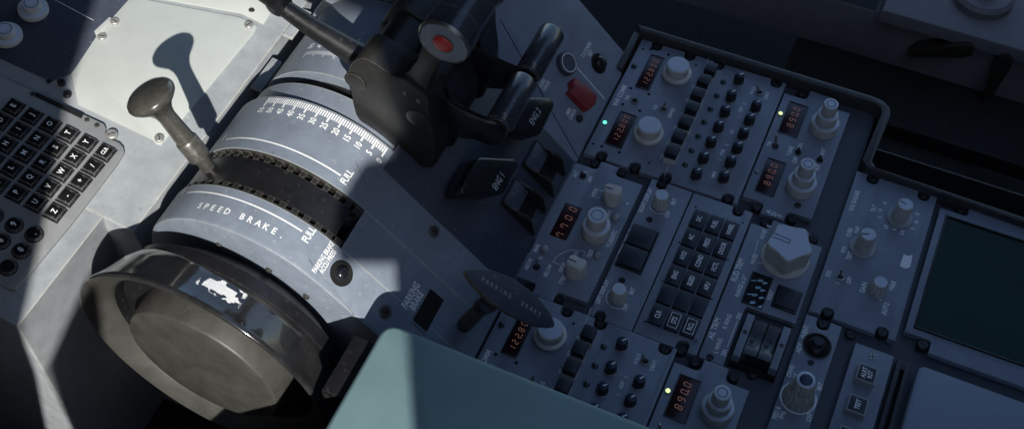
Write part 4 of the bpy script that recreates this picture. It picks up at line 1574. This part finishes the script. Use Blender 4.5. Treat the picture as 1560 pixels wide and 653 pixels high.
for (s, px, py, h) in (('NOSE', 258, 92, 3.2), ('R', 280, 60, 3.2), ('NOSE', 222, 186, 3.2), ('L', 246, 200, 3.0), ('RUD TRIM', 160, 228, 4.2), ('RANGE ± 21°', 173, 288, 3.2), ('RESET', 285, 324, 3.0),
                       ('AIL TRIM', 70, 452, 4.2), ('R WING', 120, 425, 3.2), ('DN', 165, 405, 3.2), ('L WING', 85, 518, 3.2), ('DN', 109, 544, 3.2)):
    P.text(s, *g(px, py), h, dim=(h < 4))
    if s in ('NOSE', 'L', 'RUD TRIM'):
        P.split()
    if s == 'RESET':
        P.stroke([g(225, 165), g(240, 112)], 0.5, True)
        P.split()
P.stroke([g(120, 525), g(159, 424)], 0.5, True)
for tip, back, sx in (((160, 419), (153, 433), 5), ((118, 530), (125, 514), 5), ((241, 108), (236, 121), 4), ((224, 168), (228, 155), 4)):
    T_, B_ = P.at(*g(*tip)), P.at(*g(*back))
    P.dim.face([(T_[0], T_[1], .13), (B_[0] - 1.2, B_[1], .13), (B_[0] + 1.2, B_[1], .13)])
# counter window
x0, x1, y0, y1 = P.display([g(217, 240), g(295, 262), g(247, 375), g(180, 350)], None, z=0.3, name='counter_window', mat='void')
mb = MB()
cy = [g(225, 268), g(212, 296), g(200, 324), g(215, 352)]
for (s, px, py) in (('1', 222, 270), ('0', 247, 270), ('0', 238, 297), ('9', 266, 280), ('1', 206, 322), ('0', 225, 325), ('9', 257, 308), ('9', 252, 336), ('R', 217, 352)):
    x, y = P.at(*g(px, py))
    add_text(mb, s, x, y, 3.8, 0.45, 0.85, 112)
x, y = P.at(*g(247, 366))
mb.face([(x - 2, y - 2, .45), (x + 2, y - 2, .45), (x + 2, y + 2, .45)])
mb.build('counter_digits', 'drumdig', P.root, smooth=0)
p = [P.at(*g(*q)) for q in ((315, 288), (413, 320), (380, 400), (286, 368))]
x0, x1 = (p[0][0] + p[3][0]) / 2, (p[1][0] + p[2][0]) / 2
y0, y1 = (p[2][1] + p[3][1]) / 2, (p[0][1] + p[1][1]) / 2
MB().box(x0, x1, y0, y1, 0, 1.8, 0.4).build('button_frame', 'black', P.root)
MB().box(x0 + 1.6, x1 - 1.4, y0 + 1.6, y1 - 1.6, 1.8, 3.6, 0.7).build('reset_button', 'btn', P.root)
# twin rocker
p = [P.at(*g(*q), 8) for q in ((200, 395), (370, 450), (310, 610), (140, 552))]
x0, x1 = (p[0][0] + p[3][0]) / 2, (p[1][0] + p[2][0]) / 2
y0, y1 = (p[2][1] + p[3][1]) / 2, (p[0][1] + p[1][1]) / 2
wr_ = x1 - x0
MB().box(x0 - 1, x1 + 1, y0 - 3, y1 + 1, -7, -2).build('rocker_base', 'void', P.root)
for s in (0, 1):
    xa = x0 if s == 0 else x1 - wr_ * 0.17
    o = MB().box(xa, xa + wr_ * 0.17, y0, y1, -7, 8, 0.8).build('rocker_rail', 'panel', P.root)
    add_screw(o, xa + wr_ * 0.085, y0 + (y1 - y0) * 0.56, 8.2, 2.2, 'darksteel')
for s in (0, 1):
    xa = x0 + wr_ * 0.18 + s * wr_ * 0.325
    xb = xa + wr_ * 0.315
    hh = y1 - y0
    pr = [(-0.5 * hh + 1, -5), (-0.5 * hh + 1, 3), (-0.5 * hh + 5, 7.2), (-0.18 * hh, 6.4), (-0.12 * hh, 4.2), (0.3 * hh, 3.0), (0.5 * hh - 2, 5.5), (0.5 * hh - 1, -5)]
    Mr = Matrix(((0, 0, 1, (xa + xb) / 2), (1, 0, 0, (y0 + y1) / 2), (0, 1, 0, 0), (0, 0, 0, 1)))
    o = MB().prism(pr, -(xb - xa) / 2, (xb - xa) / 2, 0.5, Mr, cb=0.5).build('rocker_switch', 'blackg', P.root, smooth=40)
    for dy in (-0.02, 0.14):
        add_screw(o, (xa + xb) / 2 - 1.5 + dy * 12, (y0 + y1) / 2 + dy * hh, 4.4, 1.9, 'darksteel')
P.done()

# ------------------------------------------------------------------ weather radar panel
P = Panel('weather_radar_panel', 'WX RADAR panel with three fluted pale knobs beside the dark screen', 'radar panel', origin=(222.6, -73.8))
W, H = 68.6, 148.6
a, b = nx(P, 1330, 271), nx(P, 1408, 296)
c, d = nx(P, 1261, 476), nx(P, 1344, 506)
P.plate(notched(0, W, 0, H, [(a - 5, a + 5, 8.5), (b - 5, b + 5, 8.5)], [(c - 5, c + 5, 8.5), (d - 5, d + 5, 8.5)], rad=4.6))
for q in ((1330, 271.5), (1408, 296.5), (1261, 475), (1344.5, 505)):
    P.screw(*q, z=-0.4, r=4.0)


def wx(px, py):
    return (1220 + px / 2.332, 250 + py / 2.332)


P.knob_fluted(1370.3, 331.5, 6.9, 20, 12, skirt=11.2, mark=165, taper=0.9)
P.knob_fluted(1314.3, 376.6, 6.9, 20, 12, skirt=11.2, mark=200, taper=0.9)
P.knob_fluted(1336.2, 441.2, 7.6, 12.5, 10, taper=0.72)
P.toggle(1280, 421.8, (-0.15, 0.35), 8)
x, y = P.at(1370.3, 331.5)
for i in range(21):
    t = R_(-65 + i * 13 - 90)
    r0, r1 = 12.2, (14.2 if i % 5 == 0 else 13.4)
    n = 0.2
    cx_, sx_ = math.cos(t), math.sin(t)
    P.dim.face([(x + r0 * cx_ + n * sx_, y + r0 * sx_ - n * cx_, .12), (x + r1 * cx_ + n * sx_, y + r1 * sx_ - n * cx_, .12), (x + r1 * cx_ - n * sx_, y + r1 * sx_ + n * cx_, .12), (x + r0 * cx_ - n * sx_, y + r0 * sx_ + n * cx_, .12)])
P.stroke([wx(271, 470), wx(289, 484)], 0.6)
for (s, px, py, h) in (('WX RADAR', 190, 130, 3.6), ('TILT', 258, 157, 3.2), ('15', 298, 138, 3.0), ('10', 282, 163, 3.0), ('5', 281, 189, 3.0), ('UP', 303, 222, 3.0), ('0', 332, 232, 3.0), ('DN', 360, 242, 3.0),
                       ('5', 397, 228, 3.0), ('10', 410, 205, 3.0), ('15', 413, 177, 3.0), ('TURB', 172, 243, 3.2), ('MAP', 200, 233, 3.2), ('WX', 152, 303, 3.2), ('TEST', 172, 325, 3.2), ('SYS', 98, 388, 3.2),
                       ('1', 130, 422, 3.2), ('OFF', 172, 412, 3.2), ('GAIN', 222, 437, 3.6), ('MAX', 326, 430, 3.6), ('AUTO', 300, 512, 3.6)):
    if s in ('TILT', 'TURB', 'SYS', 'GAIN'):
        P.split()
    P.text(s, *wx(px, py), h)
# maker's badge: pale curved shield with its small script
lo = [P.at(*wx(*q)) for q in ((352, 362), (356, 346), (362, 330), (366, 318), (376, 325), (388, 324), (397, 322), (394, 342), (388, 364), (378, 370), (366, 369))]
mb = MB()
mb.face([(q[0], q[1], 0.12) for q in lo])
mb.build('badge', 'whitedim', P.root, smooth=0)
P.done()

# ------------------------------------------------------------------ display unit
P = Panel('display_unit', 'framed dark green-black display screen at the right edge', 'screen', origin=(295.9, -73.8))
W, H = 126.0, 148.6
a = nx(P, 1476, 321)
b = nx(P, 1415.7, 532)
P.plate(notched(0, W, 0, H, [(0, a, 10)], [(0, b, 11.5)], rad=3.0), name='bezel_plate')
P.screw(1463.6, 319.5, -1.5, 3.7); P.screw(1406.5, 524, -0.4, 4.4)
sx0 = (P.at(1441.5, 331)[0] + P.at(1396.5, 498.7)[0]) / 2
sy1 = P.at(1441.5, 331)[1]; sy0 = P.at(1401.6, 500)[1]
x1 = W - 6
mb = MB()
bw = 1.6
MB().box(sx0, x1, sy0, sy1, 0.05, 0.35).build('screen', 'screen', P.root)
for (aa, bb, cc, dd) in ((sx0 - bw, sx0, sy0 - bw, sy1 + bw), (x1, x1 + bw, sy0 - bw, sy1 + bw), (sx0, x1, sy0 - bw, sy0), (sx0, x1, sy1, sy1 + bw)):
    mb.box(aa, bb, cc, dd, 0.02, 2.2, 0.9)
mb.build('screen_surround', 'black', P.root)
P.done()

# ------------------------------------------------------------------ panel lighting and event panel
P = Panel('event_light_panel', 'narrow panel with EVENT button in a round hole and a tall stacked lighting knob', 'control panel', org_px=(1229, 477.5))
W = 28.6
H = -P.at(1149, 700)[1]
a = nx(P, 1254, 492.6)
P.plate([(q[0], q[1]) for q in notched(0, W, -H, 0, [(a - 5.2, a + 5.2, 9)], [], rad=4.8)])


def v5(px, py):
    return (1020 + px / 4.666, 440 + py / 4.666)


def v8(px, py):
    return (1120 + px / 3.384, 460 + py / 3.384)


P.screw(1254, 492.5, -2, 3.9)
P.screw(*v5(1005, 520), z=0.3, r=2.9)
x, y = P.at(1244.4, 526.5)
o = put('button_well', tier([(11.2, 0), (11.2, 0.3), (10.6, 0.35)], 'void', 'button_well', 40), P.root, (x, y, 0))
put('well_ring', ring_mesh(10.6, 11.4, 0, 0.9, 'rim', 'well_ring'), o)
put('button', tier([(7.6, 0.3), (7.2, 2), (5.6, 3.4), (4.8, 3.6)], 'black', 'event_button', 32), o)
put('button_tip', tier([(4.4, 3.5), (4.2, 7), (3.4, 8)], 'btn', 'button_tip', 24), o)
x, y = P.at(*v8(325, 492))
o = put('dimmer_knob', ring_mesh(12.6, 13.8, 0, 0.5, 'whitedim', 'scale_ring'), P.root, (x, y, 0))
put('outer_knob', fluted(12.0, 17, 16, 0.80, mat='knob'), o)
put('inner_knob', fluted(9.0, 14, 14, 0.78, mat='knob'), o, (0, 0, 17))
put('top_face', tier([(6.9, 30.9), (6.5, 31.15)], 'knobsky', 'dimmer_top', 28), o)
put('top_cap', tier([(4.9, 31.1), (4.7, 31.5), (3.6, 31.9)], 'potcap', 'dimmer_cap', 28), o)
for (s, px, py, h) in (('OVHD', 285, 352, 3.2), ('LT', 313, 378, 3.2), ('BRT', 437, 433, 3.2), ('PED &', 213, 567, 3.4), ('PNL', 243, 577, 3.4), ('OFF', 382, 592, 3.4)):
    P.text(s, *v8(px, py), h)
P.text('EVENT', *v5(963, 303), 3.4); P.text('AIDS', *v5(922, 417), 3.4)
P.done()

# ------------------------------------------------------------------ alert panel
P = Panel('alert_panel', 'slim panel with square ALRT RST and TEST push keys in pale frames', 'key panel', org_px=(1303.2, 522.3))
W = P.at(1361.8, 543.3)[0]
P.plate([(0, 0), (W, 0), (W, -95), (0, -95)], z0=-6, z1=1.5, c=0.8)


def a8(px, py):
    return (1120 + px / 3.384, 460 + py / 3.384)


P.screw(*a8(709, 279), z=2.0, r=2.9, mat='silverscrew', cross=True)
ky = [a8(678, 366), a8(633, 526)]
yy = [P.at(*q, 9)[1] for q in ky]
xk = (P.at(*ky[0], 9)[0] + P.at(*ky[1], 9)[0]) / 2
yy.append(2 * yy[1] - yy[0])
ke = 7.2
for i, (yq, s) in enumerate(zip(yy, (('ALRT', 'RST'), ('TEST',), ()))):
    o = MB().box(-ke, ke, -ke, ke, 1.5, 9, 0.5).build('push_key', 'skirt', P.root, (xk, yq, 0))
    MB().box(-ke + 1.1, ke - 1.1, -ke + 1.1, ke - 1.1, 9, 9.3, 0.1).build('key_face', 'btn', o)
    if s:
        mb = MB()
        for j, t in enumerate(s):
            add_text(mb, t, (j - (len(s) - 1) / 2) * 4.6, 0, 3.2, 9.42, 0.85, 90)
        mb.build('key_lettering', 'white', o, smooth=0)
P.done()

# ------------------------------------------------------------------ card slot rail
x0, y0 = PED.at(1367.5, 546); x1, y1 = PED.at(1389, 553.5)
sr = thing('slot_rail', 'black grooved rail between the alert panel and the pale plate', 'rail', (x0, y0 - 50, -8))
part_w(MB().box(x0, x0 + (x1 - x0) * 0.36, y0 - 110, y0, -8, 1.0, 0.6).box(x1 - (x1 - x0) * 0.36, x1, y0 - 110, y0, -8, 1.0, 0.6).box(x0 + .1, x1 - .1, y0 - 8, y0 - 0.3, -8, 0.6, 0.3),
       'rail', 'black', sr)
part_w(MB().box(x0 + (x1 - x0) * 0.37, x1 - (x1 - x0) * 0.37, y0 - 110, y0 - 8.5, -8, -5), 'groove', 'void', sr)

# ------------------------------------------------------------------ raised plate at the lower right
hz = 9.0
p0 = PED.at(1402, 556, hz)
hs = thing('stowage_plate', 'blank raised grey-blue plate with rounded corner at the lower right', 'plate', (p0[0] + 60, p0[1] - 70, 0))
X0, Y1 = p0[0] - 0.5, p0[1] + 0.5
poly = [(X0, Y1 - 150)] + [(X0 + 5 - 5 * math.cos(t), Y1 - 5 + 5 * math.sin(t)) for t in [i * math.pi / 12 for i in range(7)]] + [(X0 + 160, Y1 - 0.0), (X0 + 160, Y1 - 150)]
part_w(MB().prism(poly, -7.4, hz, 1.2), 'plate', 'handset', hs, 40)

# ------------------------------------------------------------------ keypad unit on the forward console
def c1(px, py):
    return (px / 1.98, py / 1.98)


def c2(px, py):
    return (px / 1.85, 300 + py / 1.85)


PH = 4.0
P = Panel('keypad_unit', 'grey keypad unit of black letter keys and round number keys at the left edge', 'keypad', CDU, h=PH, org_px=(100, 330))
out = [(-170, 40), (0, 116), (46, 136.5), (158, 188), (161, 194), (161, 204), (166, 210), (182, 217), (188, 224), (189, 231), (178, 249), (110, 338), (24, 441), (14, 440), (-170, 340)]
P.plate([P.at(*q) for q in out], z0=-PH + 0.1, z1=0, c=1.0, mat='keypad', name='face_plate')
kk = {}
T = {'E': (40, 318), 'J': (88, 343), 'O': (148, 370), 'T': (205, 400), 'Y': (258, 425), 'CLR': (315, 455),
     'I': (50, 388), 'N': (107, 415), 'S': (163, 443), 'X': (220, 472), '/': (280, 500),
     'H': (13, 434), 'M': (69, 462), 'R': (126, 490), 'W': (184, 518), '+': (239, 545),
     'L': (30, 507), 'Q': (86, 537), 'V': (145, 565), '-': (200, 592),
     'G': (-24, 480), 'D': (3, 362), 'C': (-35, 408), 'K': (-8, 552), 'P': (45, 583), 'U': (104, 608), 'Z': (163, 636), 'F': (-62, 526), 'B': (-72, 455)}
# a regular grid fitted to the readable keys
oA = Vector(P.at(*c1(315, 455), 3.2)); oB = Vector(P.at(*c1(40, 318), 3.2)); oC = Vector(P.at(*c1(163, 636), 3.2))
ex = (oB - oA) / 5                     # one row forward
ey = (oA - oC) / 4                     # one key to starboard
grid = ['ABCDE', 'FGHIJ', 'KLMNO', 'PQRST', 'UVWXY', None]


def m_kb():
    return MB().box(-5.9, 5.9, -5.9, 5.9, 0, 3.2, 1.1).mesh('key', M['keyblk'])


def m_kbw():
    return MB().box(-7.0, 7.0, -7.0, 7.0, 0, 0.5, 0.2).mesh('key_surround', M['void'])


for i in range(6):
    for j in range(5):
        s = grid[i][j] if grid[i] else ['Z', '-', '+', '/', 'CLR'][j]
        q = oA + ex * (5 - i) - ey * (4 - j)
        o = put('key', cached('kbkey', m_kb), P.root, (q.x, q.y, 0.05))
        put('key_surround', cached('kbw', m_kbw), o, (0, 0, 0))
        mb = MB()
        add_text(mb, s, 0, 0, 4.0 if len(s) == 1 else 3.0, 3.32, 0.9, 90)
        if s == 'W':
            pass
        mb.build('key_lettering', 'white', o, smooth=0)
# round number keys
n9 = Vector(P.at(*c2(38, 75), 2.8)); n8 = Vector(P.at(*c2(2, 122), 2.8)); nd = Vector(P.at(*c2(95, 102), 2.8)); n0 = Vector(P.at(*c2(58, 147), 2.8))
ey2 = ((n9 - n8) + (nd - n0)) / 2
ex2 = ((nd - n9) + (n0 - n8)) / 2
lay = [['1', '2', '3'], ['4', '5', '6'], ['7', '8', '9'], ['', '0', '.']]
for i in range(4):
    for j in range(3):
        q = n9 + ex2 * (i - 2) + ey2 * (j - 2)
        o = put('number_key', tier([(6.4, 0.05), (6.4, 1.6), (5.6, 2.6), (4.6, 2.8)], 'keyblk', 'number_key', 28), P.root, (q.x, q.y, 0))
        put('key_surround', ring_mesh(6.5, 7.2, 0, 0.3, 'void', 'key_surround_ring'), o)
        if lay[i][j]:
            mb = MB()
            add_text(mb, lay[i][j], 0, 0, 4.4, 2.95, 0.9, 90)
            mb.build('key_lettering', 'white', o, smooth=0)
pp = [P.at(*c1(*q)) for q in ((108, 278), (252, 345), (246, 358), (104, 291))]
mb = MB().prism(pp, 0.02, 0.3)
mb.build('annunciator_strip', 'void', P.root)
for q in ((262, 360), (292, 376), (98, 282)):
    P.screw(*c1(*q), z=0.5, r=2.3, mat='darksteel')
P.screw(*c1(336, 402), z=0.2, r=4.6, mat='silverscrew')
P.done()

# ------------------------------------------------------------------ plates forward of the quadrant
P = Panel('cover_plate', 'large pale sunlit blank plate behind the speed brake lever', 'plate', CDU, h=1.5, org_px=(200, 130))
P.plate([P.at(*q) for q in ((206, -12), (215, -2), (366, 26), (392, 40), (386, 52), (246, 220), (238, 219), (232, 212), (118, 158), (108, 112), (118, 98), (150, 50))], z0=-1.3, z1=0, c=0.8, mat='pale', name='plate')
for q in ((345, 62), (307, 108), (750, 73), (480, 414)):
    P.screw(*c1(*q), z=2.2, r=3.9, mat='silverscrew')
o = MB().prism([P.at(*c1(*q), 1.0) for q in ((284, 95), (300, 80), (330, 52), (342, 58), (318, 92), (300, 114), (290, 108))], 0, 1.6, 0.5).build('corner_lug', 'pale', P.root)
P.done()
P = Panel('blank_panel', 'pale panel strip at the top edge above the large pale plate', 'plate', CDU, h=1.5, org_px=(380, 10))
P.plate([P.at(*q) for q in ((240, -40), (222, -6), (368, 20), (402, 37), (452, -40))], z0=-1.3, z1=0.3, c=0.8, mat='pale', name='plate')
P.screw(*c1(759, 30), z=0.6, r=3.0, mat='darksteel')
P.done()
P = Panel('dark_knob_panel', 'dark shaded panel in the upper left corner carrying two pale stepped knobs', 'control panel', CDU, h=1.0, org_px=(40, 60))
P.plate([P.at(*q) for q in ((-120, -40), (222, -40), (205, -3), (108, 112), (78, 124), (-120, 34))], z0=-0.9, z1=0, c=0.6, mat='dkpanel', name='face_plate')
x0, y0 = P.at(*c1(165, 0)); 
P.stroke([c1(165, 0), c1(282, 62)], 0.6, True)
for q in ((184, 246), (202, 281)):
    P.screw(*c1(*q), z=1.6, r=3.4)
P.hole(*c1(148, 245), r=2.2)
for q in ((103, 38), (24, 116)):
    P.knob_tiers(*c1(*q), [(12.4, 2, 6.5), (7.6, 6.5, 13)], ring=5.4)
    x, y = P.at(*c1(*q))
    put('base_ring', tier([(10.8, 0), (10.8, 2)], 'void', 'base_ring2', 36), P.root, (x, y, 0))
P.done()
